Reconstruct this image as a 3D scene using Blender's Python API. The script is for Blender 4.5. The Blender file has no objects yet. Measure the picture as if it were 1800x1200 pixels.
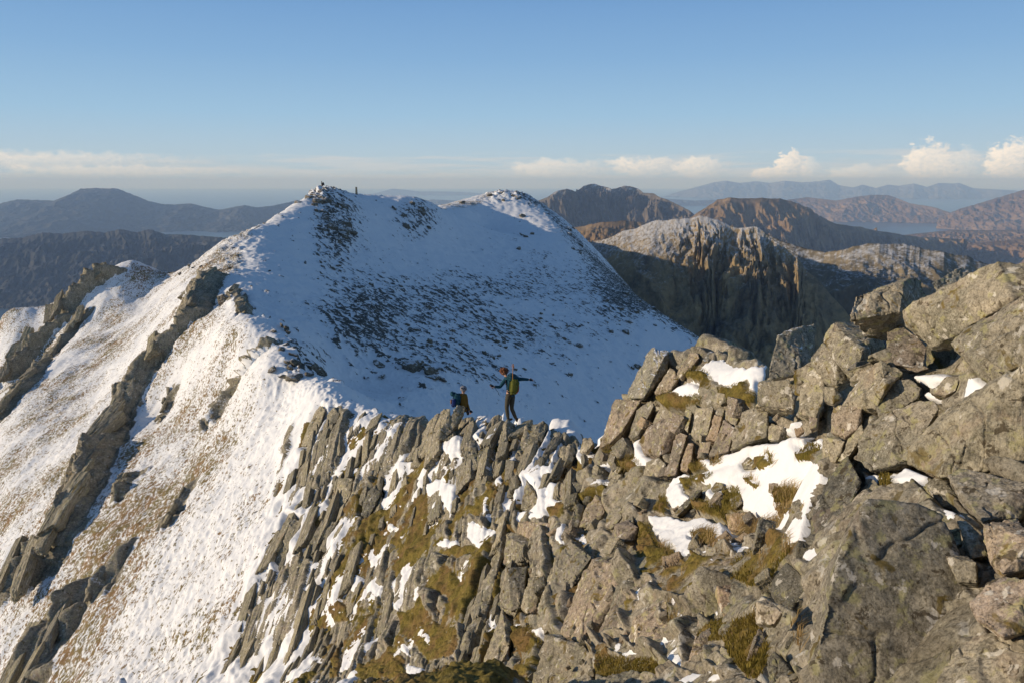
import bpy, bmesh, math, random
import numpy as np
from mathutils import Vector, Matrix
import os
QUAL = float(os.environ.get('TQ', '1.0'))
C = bpy.context.scene.collection
R = math.radians
rng = np.random.default_rng(7)
random.seed(7)
# ------------------------------------------------------------------ camera maths
F = 1285.0; PITCH = R(12.3); CP, SP = math.cos(PITCH), math.sin(PITCH)
def ray(px, py):
    u = (np.asarray(px, float)-900)/F; v = (600-np.asarray(py, float))/F
    return np.stack([u, CP+v*SP, -SP+v*CP], -1)
def P(px, py, D): return ray(px, py)*np.asarray(D, float)[..., None]
def proj(p):
    d = p[..., 1]*CP-p[..., 2]*SP; up = p[..., 1]*SP+p[..., 2]*CP
    d = np.maximum(d, .05)
    return 900+F*p[..., 0]/d, 600-F*up/d, d
# ------------------------------------------------------------------ noise
def _h(ix, iy, iz, seed):
    h = (ix.astype(np.uint32)*np.uint32(374761393)) ^ (iy.astype(np.uint32)*np.uint32(668265263)) ^ (iz.astype(np.uint32)*np.uint32(2147483647 & 0x9E3779B1)) ^ np.uint32((seed*2654435761) & 0xffffffff)
    h = (h ^ (h >> np.uint32(13)))*np.uint32(1274126177)
    h = h ^ (h >> np.uint32(16))
    h = h*np.uint32(2246822519); h = h ^ (h >> np.uint32(15))
    return h
def rnd(i, j, seed=0):
    i = np.asarray(i).astype(np.int64); j = np.asarray(j).astype(np.int64)
    return (_h(i, j, np.zeros_like(i), seed) & np.uint32(0xffff)).astype(np.float32)/65535.
def noise2(x, y, seed=0):
    xi = np.floor(x); yi = np.floor(y); fx = (x-xi).astype(np.float32); fy = (y-yi).astype(np.float32)
    xi = xi.astype(np.int64); yi = yi.astype(np.int64); z = np.zeros_like(xi)
    def g(a, b, dx, dy):
        t = (_h(a, b, z, seed) & np.uint32(1023)).astype(np.float32)*(2*np.pi/1024)
        return np.cos(t)*dx+np.sin(t)*dy
    u = fx*fx*fx*(fx*(fx*6-15)+10); v = fy*fy*fy*(fy*(fy*6-15)+10)
    a = g(xi, yi, fx, fy); b = g(xi+1, yi, fx-1, fy); c = g(xi, yi+1, fx, fy-1); d = g(xi+1, yi+1, fx-1, fy-1)
    return ((a+(b-a)*u)*(1-v)+(c+(d-c)*u)*v)*1.4
def fbm2(x, y, o=4, seed=0, gain=.5):
    s = 0; a = 1; f = 1
    for k in range(o):
        s = s+a*noise2(x*f+k*17.3, y*f-k*9.1, seed+k*13); a *= gain; f *= 2.03
    return s
def noise3(p, seed=0):
    x, y, z = p[..., 0], p[..., 1], p[..., 2]
    xi, yi, zi = np.floor(x), np.floor(y), np.floor(z)
    fx, fy, fz = x-xi, y-yi, z-zi
    xi = xi.astype(np.int64); yi = yi.astype(np.int64); zi = zi.astype(np.int64)
    u, v, w = [t*t*(3-2*t) for t in (fx, fy, fz)]
    r = 0
    for a in (0, 1):
        for b in (0, 1):
            for c in (0, 1):
                h = (_h(xi+a, yi+b, zi+c, seed) & np.uint32(0xffff)).astype(float)/32767.5-1
                r = r+h*(u if a else 1-u)*(v if b else 1-v)*(w if c else 1-w)
    return r
def fbm3(p, o=4, seed=0, gain=.5):
    s = 0; a = 1; f = 1.
    for k in range(o):
        s = s+a*noise3(p*f+k*11.7, seed+k); a *= gain; f *= 2.05
    return s
def sst(a, b, x):
    t = np.clip((x-a)/(b-a), 0, 1); return t*t*(3-2*t)
# ------------------------------------------------------------------ object helpers
def setp(o, label=None, cat=None, group=None, kind=None):
    if label: o['label'] = label
    if cat: o['category'] = cat
    if group: o['group'] = group
    if kind: o['kind'] = kind
    return o
def link(name, me, mat=None, parent=None):
    o = bpy.data.objects.new(name, me); C.objects.link(o)
    if mat is not None: me.materials.append(mat)
    if parent is not None: o.parent = parent
    return o
def np_mesh(name, v, f, smooth=True):
    """f: (n,k) int array"""
    v = np.ascontiguousarray(v, np.float32).reshape(-1, 3); f = np.ascontiguousarray(f, np.int32)
    me = bpy.data.meshes.new(name); n, k = f.shape
    me.vertices.add(len(v)); me.vertices.foreach_set('co', v.ravel())
    me.loops.add(n*k); me.loops.foreach_set('vertex_index', f.ravel())
    me.polygons.add(n); me.polygons.foreach_set('loop_start', np.arange(0, n*k, k, dtype=np.int32))
    me.polygons.foreach_set('use_smooth', np.full(n, smooth))
    me.update(); me.validate(verbose=False) if n < 1000 else None
    return me
def grid_faces(nu, nv):
    i = np.arange(nu*nv, dtype=np.int32).reshape(nu, nv)
    return np.stack([i[:-1, :-1], i[1:, :-1], i[1:, 1:], i[:-1, 1:]], -1).reshape(-1, 4)
def add_attr(me, name, val):
    a = me.attributes.new(name, 'FLOAT', 'POINT'); a.data.foreach_set('value', np.ascontiguousarray(val, np.float32).ravel())
# ------------------------------------------------------------------ material helpers
class NT:
    def __init__(s, name):
        s.m = bpy.data.materials.new(name); s.m.use_nodes = True; s.t = s.m.node_tree; s.t.nodes.clear()
        s.out = s.n('ShaderNodeOutputMaterial')
    def n(s, typ, **kw):
        nd = s.t.nodes.new(typ)
        for k, v in kw.items():
            if k in nd.inputs.keys(): s.inp(nd, k, v)
            else: setattr(nd, k, v)
        return nd
    def inp(s, nd, k, v):
        i = nd.inputs[k]
        if isinstance(v, bpy.types.NodeSocket): s.t.links.new(v, i)
        elif isinstance(v, (tuple, list)) and len(v) == 3 and i.type == 'RGBA': i.default_value = (*v, 1)
        else: i.default_value = v
    def coord(s, scale=(1, 1, 1), kind='Position'):
        if kind == 'Position': c = s.n('ShaderNodeNewGeometry').outputs['Position']
        else: c = s.n('ShaderNodeTexCoord').outputs[kind]
        m = s.n('ShaderNodeMapping', Vector=c); m.inputs['Scale'].default_value = scale
        return m.outputs[0]
    def noise(s, vec, scale, detail=4, rough=.55, dist=0.):
        nd = s.n('ShaderNodeTexNoise', Vector=vec, Scale=scale, Detail=detail, Roughness=rough, Distortion=dist)
        return nd.outputs['Fac']
    def ramp(s, fac, stops, interp='LINEAR'):
        r = s.n('ShaderNodeValToRGB', Fac=fac); cr = r.color_ramp; cr.interpolation = interp
        while len(cr.elements) < len(stops): cr.elements.new(.5)
        for e, (p, c) in zip(cr.elements, stops):
            e.position = p; e.color = (c, c, c, 1) if isinstance(c, (int, float)) else (*c, 1)
        return r.outputs[0]
    def mix(s, f, a, b, mode='MIX'):
        m = s.n('ShaderNodeMix', data_type='RGBA', blend_type=mode)
        for i, v in ((0, f), (6, a), (7, b)):
            if isinstance(v, bpy.types.NodeSocket): s.t.links.new(v, m.inputs[i])
            elif isinstance(v, (int, float)): m.inputs[i].default_value = v
            else: m.inputs[i].default_value = (*v, 1)
        return m.outputs[2]
    def math(s, op, a, b=0., c=0., clamp=False):
        m = s.n('ShaderNodeMath', operation=op, use_clamp=clamp)
        for i, v in enumerate((a, b, c)):
            if isinstance(v, bpy.types.NodeSocket): s.t.links.new(v, m.inputs[i])
            else: m.inputs[i].default_value = v
        return m.outputs[0]
    def attr(s, name): return s.n('ShaderNodeAttribute', attribute_name=name).outputs['Fac']
    def bump(s, h, strength=.5, dist=.02, normal=None):
        b = s.n('ShaderNodeBump', Height=h, Strength=strength, Distance=dist)
        if normal is not None: s.inp(b, 'Normal', normal)
        return b.outputs[0]
    def bsdf(s, col, rough=.9, normal=None, spec=.2, **kw):
        b = s.n('ShaderNodeBsdfPrincipled'); s.inp(b, 'Base Color', col); s.inp(b, 'Roughness', rough); s.inp(b, 'Specular IOR Level', spec)
        if normal is not None: s.inp(b, 'Normal', normal)
        for k, v in kw.items(): s.inp(b, k, v)
        s.t.links.new(b.outputs[0], s.out.inputs['Surface']); return s.m

def rock_color(t, vec, base_a=(.30, .28, .215), base_b=(.47, .415, .32), lichen=1.0, fine=1.0):
    n1 = t.noise(vec, 1.1*fine, 5, .6); c = t.mix(t.ramp(n1, [(.35, 0.), (.65, 1.)]), base_a, base_b)
    n2 = t.noise(vec, 9*fine, 6, .7); c = t.mix(t.ramp(n2, [(.36, 0.), (.6, 1.)]), t.mix(1., c, (.5, .5, .49), 'MULTIPLY'), c)
    n3 = t.noise(vec, 45*fine, 4, .75); c = t.mix(t.ramp(n3, [(.38, .8), (.52, 0.)]), c, t.mix(1., c, (.38, .37, .35), 'MULTIPLY')); c = t.mix(t.ramp(n3, [(.58, 0.), (.70, .5)]), c, (.58, .55, .47))
    # pink/rust stains
    n4 = t.noise(vec, 1.7*fine, 4, .6, 1.); c = t.mix(t.ramp(n4, [(.58, 0.), (.74, .35)]), c, (.40, .27, .20))
    if lichen:
        n5 = t.noise(vec, 6.5*fine, 5, .65, .3); c = t.mix(t.ramp(n5, [(.55, 0.), (.62, .5*lichen)]), c, (.40, .38, .17))
        v2 = t.n('ShaderNodeTexNoise', Vector=vec, Scale=13*fine, Detail=3, Roughness=.6, Distortion=.4); v2.inputs['Vector'].default_value = (0, 0, 0)
        n6 = t.noise(vec, 5.1*fine, 6, .62, .2)
        c = t.mix(t.ramp(n6, [(.60, 0.), (.63, .8*lichen)]), c, (.60, .57, .50))
        n7 = t.noise(vec, 8.9*fine, 5, .65, .6); c = t.mix(t.ramp(n7, [(.595, 0.), (.63, .85)]), c, (.07, .055, .035))
        n8 = t.noise(vec, 3.3*fine, 4, .6, .6); c = t.mix(t.ramp(n8, [(.62, 0.), (.66, .85*lichen)]), c, (.15, .11, .03))
    return c

def rock_mat(name, a=(.30, .28, .215), b=(.47, .415, .32), lichen=1., fine=1., bump=.6, strat=0., bd=.02):
    t = NT(name); vec = t.coord(kind='Object')
    oi = t.n('ShaderNodeObjectInfo').outputs['Random']
    add = t.n('ShaderNodeVectorMath', operation='ADD'); t.t.links.new(vec, add.inputs[0])
    cmb = t.n('ShaderNodeCombineXYZ', X=t.math('MULTIPLY', oi, 37.), Y=t.math('MULTIPLY', oi, 91.)); t.t.links.new(cmb.outputs[0], add.inputs[1])
    v = add.outputs[0]
    c = rock_color(t, v, a, b, lichen, fine)
    hv = t.mix(oi, (.78, .78, .8), (1.18, 1.14, 1.06)); c = t.mix(1., c, hv, 'MULTIPLY')
    h = t.math('ADD', t.noise(v, 14*fine, 8, .7), t.math('MULTIPLY', t.noise(v, 60*fine, 5, .7), .5))
    if strat:
        mp = t.n('ShaderNodeMapping', Vector=v); mp.inputs['Scale'].default_value = (9, .8, 2.); mp.inputs['Rotation'].default_value = (0, .25, 0)
        h = t.math('ADD', h, t.math('MULTIPLY', t.noise(mp.outputs[0], 2.2*fine, 4, .7), strat))
    return t.bsdf(c, .92, t.bump(h, bump, bd), .15)
# ================================================================== NEAR TERRAIN
CTRL = [ # pixel x, pixel y, depth (m) of points of the visible ground
 (0,1200,38),(250,1200,28),(450,1200,23),(600,1200,18),(700,1200,15),(900,1200,11),(1100,1200,7),(1300,1200,4.7),(1550,1200,2.9),(1800,1200,2.2),
 (0,1000,48),(250,1000,37),(450,1000,29),(600,1000,24),(800,1000,18),(950,1000,13.5),(1100,1000,10),(1250,1000,7.5),(1400,1000,5.5),(1550,1000,3.7),(1750,1000,2.8),
 (0,900,57),(200,900,46),(400,900,36),(550,900,30),(700,900,25),(850,900,19.5),(950,900,16.5),(1100,900,12.5),(1250,900,9.8),(1400,900,7.5),(1550,870,5),(1750,850,3.6),
 (0,800,68),(200,800,55),(400,800,42),(500,800,37),(600,800,32.5),(700,800,28.5),(800,800,24),(950,800,20.5),(1100,800,15),(1200,800,12.5),(1350,800,9.5),(1450,780,7.5),(1600,780,5.5),
 (0,700,85),(150,700,76),(300,700,62),(400,700,52),(480,700,44),(1150,700,14.8),(1300,720,11),(1450,680,8),(1600,670,6.3),(1750,700,4.6),
 (900,745,24),(1000,764,22),(1050,790,20),(1080,705,17),(1130,670,15.2),(1200,645,13.8),(1340,640,11.3),(1400,650,9.2),(1450,630,8),(1520,600,6.8),(1600,570,6),(1800,540,4.5),(1700,550,5.2),
 (800,740,27),(740,745,29.5),(650,735,33),(570,718,36),
 (540,690,39),(470,640,47),(400,560,60),(385,500,75),(455,400,115),(480,384,127),(500,371,138),(520,360,146),(540,349,156),(560,338,165),(590,338,168),(420,600,54),
 (300,600,68),(250,600,80),(150,600,95),(50,640,105),(0,560,112),(60,540,112),(120,520,112),(190,475,114),(230,455,115),(320,472,112),(350,457,113),(400,430,116),
 (250,520,110),(200,560,104),(165,560,106),(180,600,94),(300,520,95),
 (600,680,55),(600,600,62),(540,600,56),(650,700,50),(740,730,48),(750,650,62),(700,600,75),(800,600,88),(900,600,105),(1000,600,118),(1100,600,130),(1200,612,140),
 (850,700,62),(950,715,75),(1050,730,85),(600,500,100),(700,500,118),(800,500,135),(900,500,152),(1000,500,165),(1080,510,174),(500,500,80),(480,560,62),
 (600,420,130),(700,420,152),(800,420,180),(900,420,205),(1000,430,218),(530,420,118),
 (625,342,170),(680,350,180),(740,352,188),(775,368,225),(820,370,250),(860,345,285),(880,339,288),(920,342,290),(950,360,280),(980,385,262),(1010,420,240),(1040,455,222),(1080,490,200),(1130,530,182),(1180,565,166),(1250,612,148),
]
HID = [ # azimuth deg, horizontal distance, height : ground that the camera does not see
 (15,26,-13),(22,22,-13),(30,18,-10),(38,14,-8),(45,10,-6),(50,30,-22),(40,40,-32),(30,50,-36),(20,50,-30),(10,45,-26),(5,40,-22),(0,36,-18),(-5,38,-16),(-9,40,-14.5),
 (25,90,-50),(32,120,-75),(40,80,-60),(50,120,-90),(25,160,-75),(18,185,-62),(14,240,-60),(14,330,-75),(8,330,-45),(3,330,-18),(-2,250,-16),(-8,230,-10),(-15,200,-10),(-18,165,-14),(-22,140,-22),
 (-26,145,-26),(-30,150,-38),(-35,150,-45),(-38,140,-50),(-45,130,-55),(-45,90,-44),(-50,60,-40),(-55,40,-34),(-50,30,-24),(-60,15,-10),(-45,12,-8),(-60,100,-60),(-60,160,-80),(-30,250,-80),(-20,300,-60),(-10,330,-30),
 (42,5.2,-1.0),(50,5,-1.3),(36,7.5,-3.2),(42,7.5,-3.6),(48,8,-4.5),(30,9.5,-4.6),(25,12,-6),(55,8,-4.5),(60,3,-1.2),(35,1.5,-1.3),(0,5,-3.8),(-20,8,-6),(-35,16,-11.5),(-20,15,-11),(0,1.5,-1.7),(-40,1.5,-2),(60,1.4,-1.2),(60,40,-30),(60,150,-100),(20,350,-110),(35,330,-150),(-40,330,-150),(55,330,-170)]
_c = np.array(CTRL, float); _w = P(_c[:, 0], _c[:, 1], _c[:, 2])
_az = np.arctan2(_w[:, 0], _w[:, 1]); _r = np.hypot(_w[:, 0], _w[:, 1]); _t = _w[:, 2]/_r
_hd = np.array(HID, float)
AZ = np.concatenate([_az, np.radians(_hd[:, 0])]); LR = np.log(np.concatenate([_r, _hd[:, 1]])); TT = np.concatenate([_t, _hd[:, 2]/_hd[:, 1]])
KX = 1.9  # azimuth weight against log distance
def _phi(d2): return .5*d2*np.log(d2+1e-9)
_X = np.stack([AZ*KX, LR], 1); _n = len(_X)
_A = np.zeros((_n+3, _n+3)); _A[:_n, :_n] = _phi(((_X[:, None]-_X[None])**2).sum(-1))+np.eye(_n)*2e-4
_A[:_n, _n] = 1; _A[:_n, _n+1:] = _X; _A[_n:, :_n] = _A[:_n, _n:].T
_W = np.linalg.solve(_A, np.concatenate([TT, [0, 0, 0]]))
def tps(az, lr):
    sh = az.shape; q = np.stack([az.ravel()*KX, lr.ravel()], 1); out = np.empty(len(q))
    for s in range(0, len(q), 20000):
        k = q[s:s+20000]; out[s:s+20000] = _phi(((k[:, None]-_X[None])**2).sum(-1))@_W[:_n]+_W[_n]+k@_W[_n+1:]
    return out.reshape(sh)
def ground(x, y):
    x = np.asarray(x, float); y = np.asarray(y, float)
    r = np.hypot(x, y); return tps(np.arctan2(x, y), np.log(r))*r
_RS = np.exp(np.linspace(math.log(1.3), math.log(320), 700))
def hit(px, py):
    """world point where the view line through a photo pixel meets the smooth ground, or None"""
    d = ray(px, py); h = math.hypot(d[0], d[1]); t = _RS/h
    z = tps(np.full(700, math.atan2(d[0], d[1])), np.log(_RS))*_RS
    below = np.nonzero(d[2]*t <= z)[0]
    if len(below) == 0: return None
    k = below[0]
    if k == 0: return d*t[0]
    a = d[2]*t[k-1]-z[k-1]; b = z[k]-d[2]*t[k]; f = a/(a+b+1e-12)
    return d*(t[k-1]*(1-f)+t[k]*f)

def Zm(z, pts):  # zoomed-crop coordinates -> photo pixels
    x0, y0, s = {1: (0, 300, 3.), 2: (450, 680, 2.3077), 3: (900, 600, 3.6), 4: (900, 850, 3.428), 5: (1350, 440, 3.3333), 6: (1350, 780, 2.857), 7: (0, 700, 2.4), 0: (0, 0, 1.)}[z]
    return [(x0+p[0]/s, y0+p[1]/s)+tuple(p[2:]) for p in pts]
def inpoly(px, py, poly):
    poly = np.array([p[:2] for p in poly], float); r = np.zeros(px.shape, bool); n = len(poly)
    x0, y0 = poly.min(0); x1, y1 = poly.max(0)
    m = (px > x0) & (px < x1) & (py > y0) & (py < y1); X = px[m]; Y = py[m]; q = np.zeros(X.shape, bool)
    for i in range(n):
        xa, ya = poly[i]; xb, yb = poly[(i+1) % n]
        if ya == yb: continue
        c = ((ya > Y) != (yb > Y)) & (X < (xb-xa)*(Y-ya)/(yb-ya)+xa); q ^= c
    r[m] = q; return r
def polydist(px, py, poly, rad):
    """signed distance in photo px (positive inside), clipped to +-rad"""
    pp = np.array([p[:2] for p in poly], float); x0, y0 = pp.min(0)-rad; x1, y1 = pp.max(0)+rad
    out = np.full(px.shape, -float(rad), np.float32); m = (px > x0) & (px < x1) & (py > y0) & (py < y1)
    X = px[m]; Y = py[m]
    if len(X) == 0: return out
    d = np.full(X.shape, rad*rad*1.); n = len(pp)
    for i in range(n):
        a = pp[i]; b = pp[(i+1) % n]; ab = b-a; L = (ab**2).sum()+1e-9
        t = np.clip(((X-a[0])*ab[0]+(Y-a[1])*ab[1])/L, 0, 1)
        d = np.minimum(d, (X-a[0]-t*ab[0])**2+(Y-a[1]-t*ab[1])**2)
    s = np.where(inpoly(X, Y, poly), 1, -1); out[m] = np.minimum(np.sqrt(d), rad)*s; return out

ROCKS = []
def rock(*a, **k): ROCKS.append((a, k))
G1 = 'large boulders at the top of the ridge on the right'; G2 = 'fallen blocks below the boulders'; G3 = 'jointed blocks of the near outcrop'; G4 = 'upended slabs along the crest'; G5 = 'stones among the moss'
rock('big angular grey block with a lit face and dark underside left of the long slab', 5, [(505,265,0),(497,320,0),(480,410,0),(775,362,-.25),(795,185,-.25),(850,158,.1),(900,170,.4),(918,278,.2),(800,410,.25),(700,470,.4),(540,430,.35)], 6.2, 0, group=G1)
rock('small rock with a cap of white snow behind the highest block', 5, [(955,190),(1140,92),(1188,130),(1110,190),(1020,225),(1000,240)], 6.9, 5, group=G1)
rock('long sloping lichen covered slab that rises to the right edge with moss at its top', 5, [(775,352,0),(900,280,0),(1060,212,0),(1300,88,.1),(1345,62,.1),(1520,70,.1),(1540,260,-.1),(1430,292,-.1),(1150,462,-.1),(1110,492,-.1),(950,575,-.05),(900,520,0),(800,450,0)], 5.3, 0, prot=.05, th=.35, group=G1)
rock('pinkish rock face with moss spots under the long slab', 5, [(700,480),(780,440),(880,500),(930,570),(910,695),(740,665),(700,570)], 6.0, 1, group=G1)
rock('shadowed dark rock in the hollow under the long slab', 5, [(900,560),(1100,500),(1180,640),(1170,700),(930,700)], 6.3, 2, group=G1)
rock('dark topped wedge slab with a bright triangular end facing left', 5, [(1070,545,.05),(1150,458,.1),(1400,310,.2),(1520,250,.2),(1520,430,0),(1370,640,-.1),(1375,740,-.1),(1325,782,0),(1240,735,0),(1190,650,0)], 4.7, 0, th=.5, group=G1)
rock('streaked grey slab leaning on the wedge slab at the right edge', 5, [(1215,590),(1360,500),(1520,420),(1560,640),(1385,715),(1370,640)], 4.4, 3, th=.5, group=G1)
rock('huge smooth grey slab with long diagonal streaks at the right edge', 5, [(1330,785),(1540,610),(1560,1240),(1000,1330),(810,1250),(820,1150),(960,1010),(1020,950),(1230,905)], 4.0, 3, prot=.1, th=.35, amp=.7, group=G1)
rock('upright grey slab with pale frost on its top against the dark valley', 5, [(58,500,0),(70,487,0),(165,470,0),(230,428,.1),(272,425,.15),(278,470,.15),(245,640,.05),(195,722,-.05),(0,758,0),(8,690,0)], 9., 5, th=.35, group=G1)
rock('yellowish leaning block with a dark shaded right side', 5, [(320,520,0),(378,420,0),(420,415,.2),(520,420,.45),(640,480,.45),(690,560,.4),(640,650,.3),(450,520,-.2),(552,590,-.2),(555,640,-.15),(500,740,-.1),(400,650,0),(330,570,0)], 7.4, 0, group=G1)
rock('grey wedge under the yellowish leaning block', 5, [(235,650),(325,540),(400,655),(500,740),(405,788),(350,790),(290,690)], 7.9, 0, group=G1)
rock('pointed diamond shaped grey block in front of the leaning block', 5, [(425,910,0),(480,830,0),(590,690,0),(655,637,-.1),(690,800,-.25),(770,690,.15),(805,715,.2),(745,765,.1),(632,930,.0),(600,935,0),(490,908,-.1)], 6.2, 0, group=G2)
rock('square grey block with a pinkish lichen face', 5, [(375,905),(550,908),(548,1000),(520,1045),(450,1095),(365,1062)], 6.5, 1, group=G2)
rock('tall narrow grey pillar stone left of the square block', 5, [(168,950),(185,820),(240,690),(300,668),(332,810),(322,880),(280,980),(235,960)], 7.2, 0, group=G2)
rock('blocky base under the upright grey slab', 5, [(-60,770),(0,755),(125,755),(180,800),(150,930),(0,930),(-60,900)], 8.3, 0, group=G2)
rock('low broken rock with moss on top below the snow', 5, [(635,920),(690,810),(745,755),(830,750),(905,800),(880,860),(760,890),(740,950),(650,968)], 5.9, 0, group=G2)
rock('large rounded grey boulder left of the streaked slab', 5, [(505,1220),(530,1080),(640,950),(800,960),(900,880),(975,880),(1000,925),(950,1010),(870,1090),(820,1230),(600,1290)], 5.2, 0, prot=.15, group=G2)
rock('pale square block beside the snow', 5, [(320,1090),(400,1085),(450,1112),(425,1200),(395,1240),(322,1230)], 6.3, 0, group=G2)
rock('thin slab standing on edge beside the rounded boulder', 5, [(410,1230),(470,1110),(550,1010),(562,1060),(520,1140),(450,1240)], 5.9, 3, group=G2)
rock('grey stone sticking out of the snow', 5, [(950,832),(1050,735),(1120,755),(1100,820),(1040,850),(990,845)], 5.3, 0, group=G2)
rock('narrow pinkish stone below the pillar stone', 5, [(235,940),(300,930),(285,1030),(245,1050)], 7.1, 1, group=G2)
rock('small rusty stone above the lower snow patch', 5, [(150,1040),(200,1030),(215,1060),(165,1090)], 7.3, 4, group=G2)
rock('small grey block left of the lower snow patch', 5, [(0,1020),(90,1020),(110,1060),(60,1110),(0,1105)], 7.6, 0, group=G2)
rock('broken grey rock between the pillar stone and the snow hollow', 5, [(330,790),(390,800),(440,860),(380,900),(330,880)], 7.0, 0, group=G2)
rock('small pinkish rock with frost under the dark hollow', 5, [(720,660),(860,640),(950,690),(870,710),(760,700)], 5.9, 1, group=G1)
rock('huge lichen spotted boulder with a bright narrow left face at the bottom right', 6, [(183,1075,.22),(205,880,.22),(280,640,.22),(400,400,.15),(498,275,-.02),(345,620,-.05),(255,930,-.06),(200,1120,-.02),(640,285,0),(760,308,0),(870,352,0),(897,420,0),(890,560,.02),(1000,640,.02),(1030,830,0),(950,1000,-.02),(850,1130,-.02),(740,1330,-.02),(260,1330,-.04)], 3.1, 0, prot=.0, th=.4, amp=.5, tilt=(-.22, -.36), group=G1)
rock('speckled greenish slab in the bottom right corner', 6, [(860,1180),(950,1010),(1045,925),(1330,960),(1360,1340),(760,1340)], 2.6, 0, prot=.24, amp=.8, group=G1)
rock('rounded rock with white and black lichen at the right edge', 6, [(1020,800),(1100,700),(1170,660),(1330,690),(1340,930),(1180,965),(1055,885)], 2.75, 1, prot=.35, group=G2)
rock('smooth pinkish block right of the huge boulder', 6, [(1080,400),(1250,372),(1340,480),(1340,620),(1170,655),(1110,580),(1085,480)], 3.2, 1, prot=.2, group=G2)
rock('small dark wedge between the huge boulder and the pinkish block', 6, [(950,385),(990,380),(1060,440),(1105,560),(1020,575),(980,480)], 3.3, 0, group=G2)
rock('tiny grey stone above the small dark wedge', 6, [(895,425),(960,420),(975,500),(930,520),(895,480)], 3.4, 0, group=G5)
rock('dark right side of the stone shelf beside the pinkish block', 6, [(890,560),(1000,560),(1050,590),(1050,700),(950,690)], 3.25, 0, group=G5)
rock('bulging pale block with a dark lichen crust at the right edge', 6, [(905,158,0),(960,120,0),(1130,160,-.05),(1160,180,-.1),(1330,190,.2),(1340,340,.2),(1262,372,0),(1080,388,0),(970,290,0),(930,215,0)], 3.6, 0, prot=.2, group=G1)
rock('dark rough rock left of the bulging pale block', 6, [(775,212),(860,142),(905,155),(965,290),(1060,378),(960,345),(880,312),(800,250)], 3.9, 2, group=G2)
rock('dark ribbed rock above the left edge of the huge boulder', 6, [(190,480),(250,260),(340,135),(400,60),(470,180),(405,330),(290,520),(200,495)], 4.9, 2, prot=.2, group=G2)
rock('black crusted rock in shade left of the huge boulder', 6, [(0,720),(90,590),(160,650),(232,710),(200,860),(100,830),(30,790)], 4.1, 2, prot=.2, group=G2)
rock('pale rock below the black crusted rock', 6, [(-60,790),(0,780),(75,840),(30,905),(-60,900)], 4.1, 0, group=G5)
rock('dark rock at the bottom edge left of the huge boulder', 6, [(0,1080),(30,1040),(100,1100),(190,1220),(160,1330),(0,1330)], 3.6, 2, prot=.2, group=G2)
rock('flat grey rock lying in the snow above the huge boulder', 6, [(520,212),(640,200),(722,195),(650,262),(560,268)], 4.2, 0, th=.5, group=G5)
rock('mossy grey rock left of the flat rock', 6, [(410,275),(530,172),(565,220),(505,280),(425,320)], 4.4, 0, group=G5)
rock('wedge of dark rock between the two rocks above the huge boulder', 6, [(300,160),(390,90),(430,100),(350,250),(260,290)], 5.2, 2, group=G5)
rock('tall leaning boulder with snow on its top and a dark right side', 3, [(718,345,0),(745,290,0),(850,70,0),(885,32,.05),(930,45,.1),(962,95,-.12),(998,65,.25),(992,170,.25),(832,358,-.12),(725,360,0)], 15, 5, prot=.1, th=.45, group=G4)
rock('short leaning slab right of the tall leaning boulder', 3, [(1040,200),(1120,70),(1175,70),(1185,100),(1145,150),(1060,230)], 14.3, 1, group=G4)
rock('broad low leaning slab beside the tall leaning boulder', 3, [(900,320),(945,262),(1000,160),(1035,185),(1055,240),(1000,310),(920,340)], 14.4, 1, group=G4)
rock('small snow dusted slab on the skyline right of the leaning slabs', 3, [(1200,122),(1245,60),(1280,65),(1242,130)], 14.2, 5, group=G4)
rock('big corner block with one moss cushion under the leaning boulder', 3, [(650,362,0),(820,365,0),(800,400,.1),(740,470,0),(700,560,0),(620,640,0),(555,672,0),(600,590,0),(630,430,0)], 16, 1, prot=.1, group=G3)
rock('sloping grey face below the corner block', 3, [(735,600),(790,430),(880,365),(900,400),(850,500),(800,590),(760,612)], 14.9, 0, group=G3)
rock('wide grey slab with an orange patch in the near outcrop', 3, [(800,640),(850,550),(950,480),(1030,480),(1048,540),(1000,690),(930,725),(830,705)], 14, 1, group=G3)
rock('long narrow pink grey slab below the wide slab', 3, [(965,850),(1040,560),(1110,590),(1065,700),(1035,840)], 13.6, 1, group=G3)
rock('reddish narrow slab beside the long pink grey slab', 3, [(1055,810),(1115,640),(1152,640),(1140,730),(1110,815)], 13.3, 4, group=G3)
rock('narrow upright slab right of the wide slab', 3, [(1075,540),(1100,430),(1142,428),(1112,575)], 13.6, 0, group=G3)
rock('broad upright slab in the middle of the jointed outcrop', 3, [(1128,585),(1165,418),(1278,410),(1230,622),(1165,625)], 13.3, 0, group=G3)
rock('pinkish upright slab in the jointed outcrop', 3, [(1225,622),(1280,460),(1332,468),(1292,625)], 13, 4, group=G3)
rock('small block on top of the pinkish upright slab', 3, [(1285,455),(1300,418),(1345,420),(1335,475)], 13, 0, group=G3)
rock('block with a diagonal crack at the top of the jointed outcrop', 3, [(1345,485),(1350,420),(1430,410),(1442,470),(1412,535)], 12.7, 0, group=G3)
rock('tall brownish slab below the cracked block', 3, [(1245,725),(1300,610),(1345,495),(1410,545),(1370,690)], 12.7, 1, group=G3)
rock('smooth large block at the right end of the jointed outcrop', 3, [(1378,690),(1412,540),(1450,440),(1530,410),(1622,420),(1612,605),(1480,640)], 12, 0, prot=.1, group=G3)
rock('small slab at the foot of the jointed outcrop', 3, [(1168,735),(1190,635),(1262,630),(1240,722)], 13.1, 1, group=G3)
rock('massive grey block below the upright slab on the skyline', 3, [(1530,412),(1622,230),(1790,205),(1770,330),(1740,432),(1622,430)], 10, 0, prot=.1, group=G1)
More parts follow.
